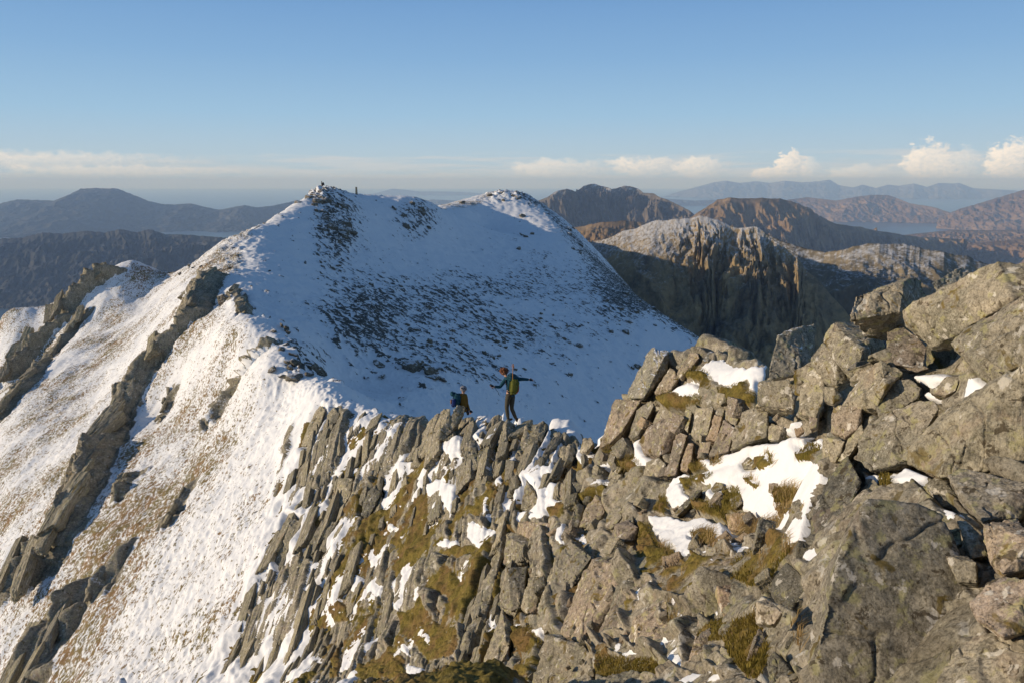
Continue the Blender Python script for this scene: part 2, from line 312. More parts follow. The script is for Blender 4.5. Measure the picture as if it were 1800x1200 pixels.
rock('squat block in the dark hollow under the massive block', 3, [(1620,605),(1640,512),(1738,545),(1720,605)], 10, 0, group=G3)
rock('grey block at the foot of the wide slab', 3, [(825,855),(850,760),(930,728),(972,770),(940,855)], 13.6, 0, group=G3)
rock('brownish block set in the moss below the skyline snow', 3, [(1208,400),(1215,330),(1290,302),(1282,400)], 13.2, 1, group=G3)
rock('rounded grey stone standing in the moss beside the brownish block', 3, [(1290,380),(1300,320),(1360,330),(1365,385),(1320,400)], 12.9, 0, group=G5)
rock('dark grey stone in the middle of the big snow patch', 3, [(1450,770),(1495,725),(1550,765),(1530,805),(1465,805)], 9.6, 2, group=G5)
rock('stone at the lower right of the big snow patch', 3, [(1620,950),(1625,895),(1680,890),(1700,930),(1660,965)], 8.6, 1, group=G5)
rock('stone ringed by snow in the lower left of the big snow patch', 3, [(1255,930),(1290,885),(1345,895),(1330,930),(1270,950)], 10.3, 2, group=G5)
rock('narrow broken slab left of the hanging snow patch', 3, [(600,870),(640,780),(700,790),(660,860)], 15.4, 0, group=G3)
rock('pointed broken slab below the crest gap', 3, [(600,760),(620,690),(660,680),(640,800)], 15.7, 0, group=G3)
rock('grey block beside the mossy ledge', 3, [(700,870),(720,820),(770,815),(760,880),(730,900)], 14.2, 0, group=G3)
rock('tan block with a dark side in the middle of the rubble', 3, [(290,1000),(310,890),(370,885),(395,960),(370,1000)], 15.6, 1, group=G3)
rock('dark block leaning on the tan block', 3, [(365,940),(370,885),(462,890),(440,940),(400,965)], 15.3, 2, group=G3)
rock('upright jagged slab between two snow gullies', 3, [(50,1060),(90,870),(130,900),(165,1000),(150,1080)], 17.5, 0, group=G4)
rock('long leaning slab left of the snow gully', 3, [(0,790),(90,520),(230,510),(200,600),(90,795)], 20.5, 0, th=.5, group=G4)
rock('cluster slab with dark cracks right of the snow gully', 3, [(280,850),(310,660),(380,640),(400,700),(350,800),(330,870)], 18, 0, group=G4)
rock('small slab on the crest gap', 3, [(430,700),(450,610),(500,600),(520,640),(470,700)], 19, 0, group=G4)
rock('flat fronted block above a long crack at the middle bottom', 4, [(-40,300),(0,285),(100,318),(112,370),(92,490),(-40,495)], 14.2, 0, group=G3)
rock('tall smooth slab below the flat fronted block', 4, [(-30,500),(92,498),(62,740),(0,765),(-60,740)], 13, 0, group=G3)
rock('narrow block at the top of the lower outcrop', 4, [(340,262),(390,90),(435,130),(402,262)], 12.8, 0, group=G3)
rock('rounded pink block in the lower outcrop', 4, [(402,262),(440,140),(505,60),(572,82),(560,170),(500,262)], 12.4, 1, group=G3)
rock('grey pointed block in the lower outcrop', 4, [(560,262),(580,170),(632,125),(672,150),(660,205),(600,272)], 12, 0, group=G3)
rock('spotted grey slab in the lower outcrop', 4, [(190,722),(270,440),(350,340),(425,372),(480,440),(400,560),(320,700),(290,760)], 11.4, 0, prot=.08, group=G3)
rock('largest pink veined slab of the lower outcrop', 4, [(295,900),(400,600),(480,450),(600,420),(702,500),(640,640),(540,830),(490,990),(400,950)], 10.4, 1, prot=.1, group=G3)
rock('long slab right of the deep diagonal crack', 4, [(528,890),(640,650),(750,560),(772,640),(690,700),(680,960),(560,970)], 9.9, 1, prot=.06, group=G3)
rock('rounded pink boulder ringed with moss', 4, [(690,935),(740,790),(870,712),(940,700),(945,900),(900,985),(780,1015)], 8.9, 1, prot=.15, group=G3)
rock('broad grey slab at the bottom edge of the lower outcrop', 4, [(120,1220),(200,905),(290,905),(430,965),(495,1035),(420,1240)], 9.5, 0, prot=.08, group=G3)
rock('second broad grey slab at the bottom edge', 4, [(430,1240),(490,1040),(510,1240)], 9, 0, group=G3)
rock('orange stained rock in the moss', 4, [(1222,665),(1235,612),(1340,602),(1422,740),(1400,790),(1280,822)], 7.5, 4, prot=.2, group=G5)
rock('square orange brown rock between snow and grass', 4, [(1285,175),(1430,168),(1452,250),(1400,290),(1300,270)], 8.6, 4, prot=.2, group=G5)
rock('small dark square stone above the grass', 4, [(705,432),(722,380),(782,420),(780,470),(730,502)], 10.2, 2, prot=.3, group=G5)
rock('small brown stone below the orange stained rock', 4, [(1190,850),(1245,800),(1290,812),(1272,862),(1205,875)], 7.3, 1, prot=.3, group=G5)
rock('low pinkish rock at the bottom edge beside the snow', 4, [(1035,1135),(1080,1000),(1170,970),(1202,1045),(1165,1138)], 7, 1, group=G5)
rock('greenish grey rock right of the orange stained rock', 4, [(1498,790),(1500,705),(1600,722),(1642,790),(1580,852)], 6.2, 0, group=G5)
rock('narrow upright stone in the moss gully', 4, [(1080,1000),(1140,760),(1158,770),(1140,980)], 7.4, 1, group=G5)
rock('small pink block above the spotted grey slab', 4, [(130,450),(140,360),(230,340),(242,400),(180,465)], 12.6, 1, prot=.25, group=G3)
rock('short block overhanging a dark notch', 4, [(100,535),(120,460),(190,455),(182,545),(140,552)], 12.6, 0, prot=.3, group=G3)
rock('long thin slab beside the tall smooth slab', 4, [(50,745),(100,560),(190,560),(140,775),(90,780)], 12, 0, group=G3)
rock('thin blade of rock in the long crack', 4, [(150,775),(215,560),(255,440),(292,420),(235,610),(175,775)], 11.7, 3, group=G3)
rock('reddish block above the flat fronted block', 4, [(30,290),(40,225),(180,222),(170,280),(130,310)], 14.1, 4, group=G3)
rock('rough pink rock right of the grey pointed block', 4, [(600,330),(620,240),(700,210),(760,260),(740,340),(660,350)], 11.4, 1, group=G3)
rock('tan rock below the dark blade at the bottom right of the moss', 4, [(1220,1090),(1260,970),(1330,1030),(1320,1110),(1250,1130)], 6.8, 0, group=G5)
rock('dark blade of rock beside the upper snow patch', 4, [(975,170),(1110,40),(1150,30),(1060,130),(990,195)], 10.5, 2, prot=.2, group=G5)
rock('pale flat stone in the grass right of the snow', 4, [(1310,90),(1370,60),(1390,110),(1350,150),(1315,140)], 8.8, 0, group=G5)
rock('broken pink rock between snow and orange brown rock', 4, [(1170,370),(1290,320),(1320,350),(1230,400)], 8.9, 1, group=G5)
rock('long dark leaning slab left of the seated hiker', 2, [(640,235,0),(690,150,0),(765,80,.0),(790,85,.05),(785,120,.1),(700,240,.05),(665,285,0),(612,300,0)], 27.5, 0, prot=.15, th=.25, group=G4)
rock('bright leaning slab in front of the seated hiker', 2, [(728,205),(780,120),(820,66),(850,70),(846,100),(812,160),(760,218)], 25.8, 0, prot=.15, th=.3, group=G4)
rock('thin leaning slab right of the bright leaning slab', 2, [(775,190),(820,130),(850,128),(855,145),(810,195)], 25.3, 0, prot=.2, th=.3, group=G4)
rock('small pointed slab below the seated hiker', 2, [(825,190),(855,150),(885,130),(878,170),(850,190)], 25.2, 0, prot=.2, group=G4)
rock('leaning slab left of the standing hiker', 2, [(915,200),(958,120),(985,108),(1000,118),(965,190),(935,205)], 24.6, 0, prot=.1, th=.35, group=G4)
rock('long slab that leans below the standing hiker', 2, [(940,370),(985,190),(1020,130),(1052,150),(1000,280),(962,375)], 23.3, 0, prot=.15, th=.35, group=G4)
rock('broad slab with yellow moss right of the standing hiker', 2, [(1055,305),(1100,165),(1165,138),(1188,150),(1112,310)], 22.3, 0, prot=.15, th=.4, group=G4)
rock('upright grey block in the middle of the crest', 2, [(832,372),(850,215),(892,215),(902,320),(872,372)], 23.5, 0, prot=.25, group=G4)
rock('dark block right of the upright grey block', 2, [(892,330),(900,258),(940,240),(925,300),(905,335)], 23.8, 2, prot=.2, group=G4)
rock('very long slab with a deep shadow crack down to the bottom edge', 2, [(830,1150),(880,900),(955,700),(1000,620),(1012,650),(962,830),(890,1160)], 16, 3, prot=.1, th=.25, group=G4)
rock('flat bright block above a horizontal joint', 2, [(1000,722),(1015,602),(1108,596),(1112,660),(1105,722)], 15.4, 0, prot=.08, group=G3)
rock('smooth slab below the horizontal joint', 2, [(978,900),(1010,730),(1082,728),(1072,880),(1050,932)], 14.8, 0, prot=.06, group=G3)
rock('tapering slab at the bottom left of the jointed blocks', 2, [(900,1180),(960,1000),(1000,900),(1042,960),(1020,1100),(965,1200)], 13.4, 0, prot=.08, group=G3)
rock('dark block standing in for a shaded hole in the slabs', 2, [(425,520),(435,450),(470,402),(510,420),(490,470),(455,530)], 27.5, 2, prot=.35, group=G4)  # dark rock put in for the shade of a hole between slabs
rock('flat block with an orange edge at the top of the jointed blocks', 2, [(1060,590),(1070,548),(1225,548),(1220,600),(1150,640)], 15, 1, prot=.1, group=G3)
rock('bedded slab near the left end of the outcrop', 2, [(60,660),(130,520),(190,540),(150,620),(90,740)], 30, 3, prot=.06, th=.25, group=G4)
rock('bright square slab in the left part of the outcrop', 2, [(185,680),(270,540),(330,545),(290,620),(245,700)], 29, 3, prot=.05, th=.25, group=G4)
rock('striped slab below the far left snow ledge', 2, [(290,450),(330,370),(395,365),(385,430),(330,530)], 30, 3, prot=.05, th=.25, group=G4)
rock('dark edged slab on the snow crest at the left end of the outcrop', 2, [(180,240),(210,160),(258,75),(285,80),(262,150),(205,240)], 35, 3, prot=.1, th=.25, group=G4)
rock('bright slab on the left end of the crest', 2, [(290,110),(320,80),(345,120),(300,200),(270,200)], 34.5, 3, prot=.1, th=.3, group=G4)
rock('broad rock at the left end of the rock pile on the far summit', 0, [(544,344),(547,337),(552,335),(555,341),(552,347)], 166, 2, group='rock pile on the far summit')
rock('upright rock left of the tiny person on the far summit', 0, [(552,341),(554,332),(558,329.5),(562,332),(564,340),(558,345)], 166, 2, group='rock pile on the far summit')
rock('rock under the feet of the tiny person', 0, [(560,342),(562,334),(568,333),(571,336),(571,345)], 166.3, 1, group='rock pile on the far summit')
rock('rounded dark rock right of the tiny person', 0, [(568,343),(570,335),(573,333),(577,338),(579,345)], 166, 2, group='rock pile on the far summit')
rock('dark crag rock between the tiny person and the pillar', 0, [(577,345),(580,339),(586,337),(589,343),(586,352),(578,351)], 164, 2, group='rock pile on the far summit')
rock('jagged rock on the top of the farther snowy summit', 0, [(870,345),(874,338),(880,337),(884,342),(880,347)], 284, 2, group='rocks on the farther top')
rock('second jagged rock on the top of the farther snowy summit', 0, [(895,343),(900,338),(912,339),(918,344),(905,348)], 287, 2, group='rocks on the farther top')
SNOW = [Zm(3, q) for q in [
 [(1060,205),(1180,150),(1290,110),(1450,165),(1610,150),(1615,230),(1550,260),(1550,330),(1500,300),(1490,250),(1380,300),(1270,270),(1230,200),(1180,185),(1070,215)],
 [(955,310),(1060,250),(1150,250),(1200,290),(1210,350),(1100,355),(1040,330),(980,345)],
 [(740,600),(820,570),(800,650),(860,730),(820,800),(735,780),(760,700)],
 [(650,515),(740,465),(760,495),(690,515)],
 [(490,910),(540,860),(640,870),(630,920),(560,900),(480,930)],[(285,1010),(430,975),(400,1000),(290,1030)],
 [(1180,735),(1240,725),(1290,760),(1230,800),(1190,770)],
 [(960,1000),(985,910),(1060,820),(1120,850),(1060,900),(1110,970),(1020,1050)],
 [(1145,870),(1250,790),(1310,710),(1450,650),(1600,620),(1740,600),(1790,680),(1800,960),(1720,980),(1710,930),(1620,930),(1660,1000),(1640,1060),(1430,1075),(1440,960),(1380,900),(1320,940),(1350,1000),(1250,1020),(1220,960),(1250,900),(1180,890)],
 [(40,960),(130,800),(240,790),(300,640),(350,640),(270,790),(200,880),(230,960),(160,1080),(60,1080)],
 [(0,980),(60,900),(30,830),(130,760),(220,560),(240,530),(260,580),(150,790),(80,960),(30,1050)],
 [(360,830),(410,810),(380,880),(360,870)],[(390,720),(440,650),(450,680),(400,740)],[(690,650),(720,650),(710,720),(690,700)],[(1640,520),(1740,495),(1740,540),(1660,540)]]]
SNOW += [Zm(4, q) for q in [
 [(820,190),(920,185),(1000,205),(1150,195),(1280,240),(1290,300),(1200,320),(1110,280),(1060,300),(1120,380),(1060,470),(970,420),(960,370),(890,390),(870,310),(830,270)],
 [(755,660),(800,600),(875,585),(875,640),(800,730),(760,770),(765,700)],[(980,720),(1000,697),(1105,790),(1040,895),(1015,860),(1000,780)],
 [(615,1030),(670,960),(760,1020),(810,1030),(790,1055),(710,1072)],[(900,970),(950,940),(1055,950),(1030,1130),(940,1090)],
 [(1010,1200),(1050,1155),(1200,1125),(1300,1190),(1300,1240),(1010,1240)],[(1305,365),(1360,340),(1400,390),(1470,410),(1390,465),(1350,440)],
 [(1200,480),(1220,435),(1245,480),(1225,510)],[(1140,410),(1170,385),(1200,410),(1160,440)],[(1535,405),(1570,378),(1600,400),(1580,430)],
 [(130,900),(200,865),(205,920),(185,945),(145,930)],[(20,860),(45,830),(60,870),(40,885)],[(260,345),(300,240),(335,235),(320,350),(290,370)],
 [(910,60),(940,0),(1020,0),(1060,80),(980,145),(930,110)],[(1360,0),(1714,0),(1714,60),(1560,20),(1570,130),(1690,140),(1714,400),(1690,400),(1640,300),(1530,220),(1440,190),(1370,150)],
 [(1210,760),(1240,750),(1255,790),(1225,815)],[(945,600),(965,588),(985,610),(960,628)],[(1285,530),(1300,525),(1315,545),(1295,550)],
 [(100,220),(140,100),(200,70),(240,110),(210,180),(180,215)],[(5,90),(60,60),(70,110),(20,115)],[(275,105),(400,75),(380,95),(290,125)]]]
SNOW += [Zm(5, q) for q in [
 [(805,705),(900,690),(1020,710),(1000,770),(930,800),(880,850),(910,880),(985,870),(1000,935),(1080,930),(1190,905),(1300,820),(1320,790),(1240,740),(1120,725),(1100,780),(1090,830),(1010,850),(950,830),(900,790)],
 [(20,1010),(105,990),(100,1040),(60,1030)],[(0,1110),(60,1090),(190,1080),(190,1130),(120,1120),(210,1160),(180,1200),(0,1200)],[(235,1130),(290,1085),(325,1090),(320,1200),(280,1160)]]]
SNOW += [[(1775,452),(1790,444),(1830,440),(1830,480),(1795,476)]]
SNOW += [Zm(6, q) for q in [
 [(460,165),(520,140),(600,150),(780,85),(825,145),(760,250),(660,270),(560,262),(660,260),(720,200),(640,200),(550,190),(480,185)],
 [(350,290),(375,300),(405,355),(395,395),(360,350)],[(170,570),(230,520),(285,510),(290,600),(230,630)],
 [(880,340),(890,290),(960,310),(965,360),(920,400),(870,350)],[(0,60),(130,20),(150,80),(270,100),(300,160),(240,250),(190,480),(120,530),(60,400),(180,370),(170,300),(0,350)]]]
SNOW += [Zm(2, q) for q in [
 [(690,400),(740,380),(820,400),(800,540),(760,470),(700,450)],[(510,450),(600,440),(610,460),(560,475),(520,465)],[(700,250),(740,225),(830,190),(850,230),(800,300),(760,250)],
 [(860,560),(890,550),(930,580),(1000,590),(950,680),(900,660),(870,610)],[(930,450),(960,430),(950,540),(920,540)],[(730,650),(770,620),(830,630),(820,650),(750,660)],
 [(545,330),(600,300),(600,345),(560,345)],[(590,680),(640,680),(640,770),(600,790),(580,730)],[(640,960),(670,950),(730,1040),(720,1070),(670,1020)],[(580,1040),(610,1030),(640,1100),(600,1090)],
 [(610,1140),(690,1140),(690,1195),(620,1195)],[(340,1170),(370,1060),(430,1000),(460,900),(460,1000),(420,1080),(390,1170)],[(650,820),(680,810),(690,900),(660,900)],
 [(420,650),(490,650),(500,730),(470,740),(430,690)],[(380,760),(440,770),(430,850),(390,830)],[(520,530),(560,560),(640,590),(660,640),(600,620),(540,580)],[(320,800),(355,800),(350,840),(325,830)],
 [(330,900),(370,920),(360,940),(330,920)],[(830,770),(860,765),(850,800),(830,800)],[(1230,610),(1250,555),(1265,560),(1250,640)],[(1110,540),(1180,460),(1180,390),(1220,390),(1230,470),(1160,540)],
 [(1130,990),(1180,980),(1165,1025),(1140,1010)],[(970,380),(1000,365),(1010,400),(980,405)],[(290,460),(350,465),(355,490),(300,480)],[(565,890),(600,830),(600,870),(580,915)],[(480,790),(530,830),(520,870),(480,840)]]]
NOSNOW = []
MOSS = [Zm(3, q) for q in [[(1060,215),(1150,160),(1230,190),(1280,270),(1270,320),(1190,300),(1200,250),(1100,240)],[(900,340),(960,310),(1040,330),(1200,360),(1200,410),(1080,430),(960,420)],
 [(1290,300),(1370,290),(1480,250),(1500,310),(1550,340),(1530,400),(1400,410),(1300,330)],[(400,1000),(500,910),(620,900),(620,980),(540,1000),(480,1030)],[(660,740),(760,720),(820,790),(760,830),(720,800),(660,860)],
 [(240,1060),(300,1020),(390,1010),(380,1080),(240,1080)],[(1530,800),(1620,700),(1650,790),(1600,820)],[(1115,800),(1170,770),(1230,800),(1130,840)],[(1250,770),(1300,740),(1320,770),(1250,800)],
 [(1060,900),(1130,860),(1280,840),(1230,890),(1140,900),(1120,960)],[(880,1080),(960,970),(1000,1040),(940,1080)],[(560,690),(620,650),(610,700),(570,730)],[(1460,880),(1510,860),(1570,920),(1530,950)],[(1330,940),(1430,930),(1450,1000),(1400,1080),(1330,1080)],[(1640,990),(1660,940),(1800,960),(1800,1040),(1690,1040)]]]
MOSS += [Zm(4, q) for q in [[(755,330),(770,240),(820,240),(860,320),(890,390),(960,370),(970,420),(1060,470),(1110,400),(1160,440),(1300,420),(1390,465),(1480,400),(1640,460),(1560,600),(1440,640),(1340,590),(1230,610),(1170,690),(1090,740),(1000,690),(940,690),(880,640),(870,590),(760,560)],
 [(680,760),(690,690),(740,680),(780,720),(750,760),(690,810)],[(500,1000),(600,960),(620,1040),(710,1075),(850,1040),(920,1100),(900,1200),(500,1200)],[(930,720),(990,700),(1010,860),(980,920),(940,880)],
 [(1110,930),(1180,860),(1280,830),(1270,960),(1170,970)],[(1270,960),(1330,850),(1420,800),(1570,830),(1540,1000),(1500,1200),(1420,1200),(1290,1040)],[(840,170),(900,60),(930,110),(920,190)],[(0,870),(110,880),(190,960),(110,1040),(20,1000)],
 [(760,470),(780,380),(830,300),(770,330)],[(1060,300),(1190,280),(1230,330),(1110,360)],[(1570,60),(1714,60),(1714,130),(1590,130)],[(1080,100),(1200,120),(1290,170),(1280,230),(1180,190),(1080,160)]]]
MOSS += [Zm(2, q) for q in [[(290,870),(310,740),(400,730),(380,790),(320,830),(380,900),(400,960),(310,960)],[(410,600),(480,640),(470,760),(430,700)],[(560,640),(640,560),(680,620),(600,680)],[(480,600),(560,600),(520,690),(480,700)],
 [(570,920),(690,870),(740,960),(840,1000),(820,1100),(700,1120),(640,1040),(590,1000)],[(700,780),(800,740),(860,800),(920,700),(940,740),(880,900),(840,960),(780,860),(700,830)],[(720,680),(800,640),(920,650),(930,700),(820,700)],
 [(440,1150),(540,1060),(620,1110),(610,1195),(440,1195)],[(820,1110),(870,1180),(830,1195),(760,1160)],[(1190,500),(1269,470),(1269,540),(1190,540)],[(990,560),(1040,535),(1040,590),(1000,590)],[(950,390),(1000,420),(970,470),(900,560),(870,500)],
 [(290,1195),(320,1060),(350,1040),(350,1195)],[(460,870),(500,850),(500,930),(470,940)],[(1040,980),(1110,970),(1150,1040),(1100,1080),(1050,1050)],[(640,450),(690,460),(680,520),(640,520)],[(760,360),(790,330),(800,400),(770,420)]]]
MOSS += [Zm(6, q) for q in [[(0,60),(20,70),(10,120),(0,120)],[(20,250),(80,230),(180,250),(160,290),(30,310)],[(40,330),(150,310),(170,370),(60,380)],[(0,400),(60,390),(100,460),(110,560),(70,600),(0,700)],[(550,180),(600,180),(620,210),(560,260)],[(130,70),(200,10),(260,20),(270,100),(170,100)]]]
# ribs of bare rock that run down the left slope: crest line in photo px, height, width on the lit side
RIBS = [([(385,488),(360,520),(345,560),(300,600),(262,650),(238,690),(215,730),(185,790),(150,870),(120,930),(90,980),(55,1040)],1.9,3.1,.95),
 ([(262,448),(240,456),(200,480),(165,505),(130,528),(112,548)],2.7,1.5,1.0),([(118,560),(80,590),(50,625),(20,668),(-40,730)],2.3,1.8,.9),([(160,540),(130,575),(95,625),(60,665),(10,720),(-30,770)],1.3,1.2,.9),
 ([(470,612),(440,640),(405,700),(380,740)],1.0,1.4,.6),([(55,960),(30,1000),(10,1050),(-20,1090)],1.1,1.0,.9),([(135,1075),(110,1110),(85,1150),(60,1210)],1.1,1.3,.9),([(150,1040),(135,1065),(120,1085)],1.0,.8,.9),([(85,1120),(60,1160),(35,1200)],1.3,1.4,.95),
 ([(225,842),(213,862),(208,872)],.8,.5,1.),([(330,860),(315,890),(300,910)],.45,.7,.7),([(215,975),(190,1010),(170,1040)],.6,.6,.8),([(410,515),(430,540),(432,552)],.8,1.4,.8),([(300,690),(292,710),(282,735)],.5,.4,.7)]
def ribfield(x, y):
    H = np.zeros(x.shape, np.float32); Rk = np.zeros(x.shape, np.float32)
    wob = fbm2(x*.5, y*.35, 3, 55)*.35+noise2(x*2., y*1.3, 57)*.12
    for pts, h, wl, rk in RIBS:
        q = [hit(min(max(a, -100), 1900), b) for a, b in pts]; q = np.array([p for p in q if p is not None])
        if len(q) < 2: continue
        o = np.argsort(q[:, 1]); q = q[o]
        y0, y1 = q[0, 1], q[-1, 1]; span = max(y1-y0, .5)
        m = (y > y0-1.5) & (y < y1+1.5); X = x[m]; Y = y[m]
        if len(X) == 0: continue
        d = X-np.interp(Y, q[:, 1], q[:, 0])-wob[m]
        e = np.clip(np.minimum(Y-y0+1.0, y1+1.0-Y)/(span*.18+.6), 0, 1)
        blk = .8+.5*noise2(Y*.22, Y*0+h*3, 8)+.12*noise2(Y*1.1, X*.2, 9)
        hh = h*e*blk
        left = np.clip(1+d/wl, 0, 1)**1.1
        right = np.where(d > 0, np.clip(1-d/(.55*h+.12), 0, 1)**.8, 1)
        steps = 1+.16*np.round(noise2(X*1.8, Y*.35, 31)*2.2)
        val = hh*np.where(d < 0, left*steps, right)
        H[m] = np.maximum(H[m], val)
        rr = rk*np.where(d < 0, sst(-wl*.75, -wl*.3, d+.25*wl*fbm2(X*.6, Y*.25, 3, 77)), 1-sst(.6*h+.1, .6*h+.7, d+.4*noise2(X, Y*.5, 78)))*sst(.02, .3, e)
        Rk[m] = np.maximum(Rk[m], rr)
    return H, Rk

def surface(AZg, LRg, T0, lod):
    """adds rock slabs, snow, moss and grass relief to the smooth ground; returns points and attributes"""
    r = np.exp(LRg); z0 = T0*r; x = np.sin(AZg)*r; y = np.cos(AZg)*r
    p = np.stack([x, y, z0], -1)
    du = np.gradient(p, axis=0); dv = np.gradient(p, axis=1); n = np.cross(dv, du); n /= np.linalg.norm(n, axis=-1, keepdims=True)+1e-12
    n[n[..., 2] < 0] *= -1
    px, py, D = proj(p); f32 = lambda a: a.astype(np.float32)
    wx = px+22*noise2(x*.6+3, y*.6, 1)*np.clip(20/r, .3, 2); wy = py+22*noise2(x*.6-9, y*.6, 2)*np.clip(20/r, .3, 2)
    near = (r < 44).astype(np.float32)
    RZ = [(330,1230),(352,1190),(400,1100),(440,1010),(475,930),(492,850),(500,790),(520,750),(570,712),(640,722),(760,728),(1050,735),(1062,560),(1300,480),(1500,380),(2300,200),(2300,1500),(330,1500)]
    rock = sst(-14, 14, polydist(wx, wy, RZ, 16))*near
    behind = 1-sst(1, 3.5, r-np.interp(np.degrees(AZg), [-18,-14,-9,-4,0,4,7,10,14,19,24,30,36,60], [38,37,34,28,24.5,22.5,22,22,22,22,26,30,30,30]))
    rock *= behind
    # --- bedded slabs: strike along y, thin along x
    def plates(w, L, seed, saw, jit):
        s = (x+.22*w*fbm2(x/w*.5, y/w*.12, 2, seed)+.08*y*0)/w; s = s+.45*noise2(s*.31, s*0+.5, seed+1)
        i = np.floor(s); f = s-i; a = rnd(i, i*0, seed+2); Li = L*(.55+.9*a)
        t = (y+a*50+.25*L*noise2(x/w*.35, y/L*.5, seed+3)+(f-.5)*L*.1*(a-.5))/Li; j = np.floor(t); g = t-j
        hh = rnd(i, j, seed+5); edge = np.minimum(np.minimum(f, 1-f)*w, np.minimum(g, 1-g)*Li)
        tilt = (rnd(i, j, seed+7)-.5)*(g-.5)
        return saw*(f-.5)+jit*(hh-.5)*2+jit*1.2*tilt, edge, hh
    A1, E1, h1 = plates(1.9, 5., 11, .16, .20); A2, E2, h2 = plates(.75, 2.2, 23, .10, .11); A3, E3, h3 = plates(.23, 1.1, 37, .045, .022)
    sc = np.clip(r/16, .35, 1.)*(1-.55*sst(980, 1120, px))*(1-.5*sst(1450, 1650, px)); X0 = x; x = x-.16*(y-20)
    crack = -.26*(1-sst(0, .09, E1))-.17*(1-sst(0, .06, E2))-.06*(1-sst(0, .03, E3))
    hr = (A1+A2+A3)*sc+crack*sc
    x = X0; hr = hr+.06*fbm2(x*2.1, y*1.2, 4, 71)+.02*fbm2(x*9, y*5, 3, 72)
    # rubble of irregular blocks on the right of the outcrop
    def blocks(w, seed, ax=1.6):
        a_ = (x*.95+y*.3)/w+.25*noise2(x/w, y/w, seed); b_ = (y*.95-x*.3)/(w*ax)+.25*noise2(x/w+9, y/w, seed+1)
        ia = np.floor(a_); ib = np.floor(b_); f1 = np.full(x.shape, 9., np.float32); f2 = f1.copy(); hh = f1*0; tl = f1*0
        for da in (-1, 0, 1):
            for db in (-1, 0, 1):
                qa = ia+da; qb = ib+db; ca_ = qa+.15+.7*rnd(qa, qb, seed+2); cb_ = qb+.15+.7*rnd(qa, qb, seed+3)
                d_ = np.maximum(np.abs(a_-ca_), np.abs(b_-cb_))*.6+.4*np.hypot(a_-ca_, b_-cb_); nw = d_ < f1
                f2 = np.where(nw, f1, np.minimum(f2, d_)); r1 = rnd(qa, qb, seed+4); r2 = rnd(qa, qb, seed+5)
                hh = np.where(nw, r1, hh); tl = np.where(nw, (a_-ca_)*(r2-.35)+(b_-cb_)*(rnd(qa, qb, seed+6)-.5), tl); f1 = np.where(nw, d_, f1)
        return (hh-.5)*.34*w+tl*.34*w-.10*w*(1-sst(0, .13, f2-f1))
    wk = sst(930, 1060, px)
    hr = hr*(1-wk)+wk*((blocks(1.5, 201)+blocks(.5, 211))*np.clip(r/9, .45, 1)+.6*blocks(.19, 221)+.03*fbm2(x*4, y*4, 4, 73))
    # jagged crest
    big = fbm2(x*.22, y*.22, 3, 5)
    # levels of snow and moss that fill the hollows
    fill = fbm2(x*.9, y*.55, 4, 91)
    sd = np.full(x.shape, -30., np.float32)
    if lod == 'near':
        a_ = 1.6+0*px
        qx = px+5*noise2(px*.05, py*.05, 41)+2.5*noise2(px*.16, py*.16, 42); qy = py+5*noise2(px*.05, py*.05, 43)+2.5*noise2(px*.16, py*.16, 44)
        for s in SNOW: sd = np.maximum(sd, polydist(qx, qy, s, 14))
        md = np.full(x.shape, -30., np.float32)
        for s in MOSS: md = np.maximum(md, polydist(qx, qy, s, 14))
        m3 = sst(-4, 4, sd)*behind; mm = sst(-5, 5, md)*behind
    else: m3 = 0*px; mm = 0*px
    left_of = sst(1080, 960, px)
    snow_lv = -.055*sc+.28*fill*sc-.09*sst(700, 1000, px)*sst(760, 850, py)-.5*sst(1000, 1120, px)+.12*sst(620, 480, px)
    crestsnow = np.exp(-((r-np.interp(np.degrees(AZg), [-18,-14,-9,-4,0,4,7,10], [38,37,34,28,24.5,22.5,20,16.5])-.3)/1.6)**2)*left_of
    snow_lv = snow_lv+.22*crestsnow
    moss_lv = -.15*sc+.22*fbm2(x*.8+40, y*.6, 4, 95)*sc+.16*sst(560, 640, px)*sst(960, 850, px)*sst(820, 900, py)-.4*sst(1000, 1100, px)
    lump = .11*np.abs(fbm2(x*4, y*4, 3, 61))*np.clip(r/8, .4, 1.2)+.035*np.abs(noise2(x*18, y*18, 62))*np.clip(r/8, .5, 1)
    hm = np.maximum(moss_lv, np.where(mm > 0, .07*sc-(1-mm)*.8, -9))+lump
    hs = np.where(m3 > 0, .10*sc+hr*.14-(1-m3)*.2, -9); hs = np.maximum(hs, snow_lv)+.022*fbm2(x*2.5, y*2.5, 4, 63)
    hr = hr*(1-.75*np.maximum(m3, mm))
    moss = sst(-.01, .03, hm-hr)*rock; snow_r = sst(-.008, .012, hs-np.maximum(hr, hm))*rock
    h_rock = np.maximum(np.maximum(hr, hm), hs)
    if lod == 'near':
        for (a_, k_) in ROCKS:
            pl = Zm(a_[1], a_[2]); sz = max(max(q_[0] for q_ in pl)-min(q_[0] for q_ in pl), max(q_[1] for q_ in pl)-min(q_[1] for q_ in pl))
            if k_.get('hull'): continue
            dd = polydist(px, py, pl, 9); ok = np.abs(D/(np.median(D[dd > 0]) if (dd > 0).any() else 1)-1) < .5
            h_rock = h_rock-np.where(ok, sst(-6, 2, dd), 0)*np.minimum(sz*D/F*.26, .5)
    # --- snowy grass slope and the shaded bowl
    ridge_x = np.interp(y, [30,36,47,60,75,115,140,165,200,300], [-8,-10.6,-15,-23,-29,-39.5,-43,-43.5,-30,-5])
    leftside = sst(1.5, -1.5, x-ridge_x)
    tuft = fbm2(x*2.6, y*1.5, 4, 101); und = fbm2(x*.35, y*.25, 4, 103)
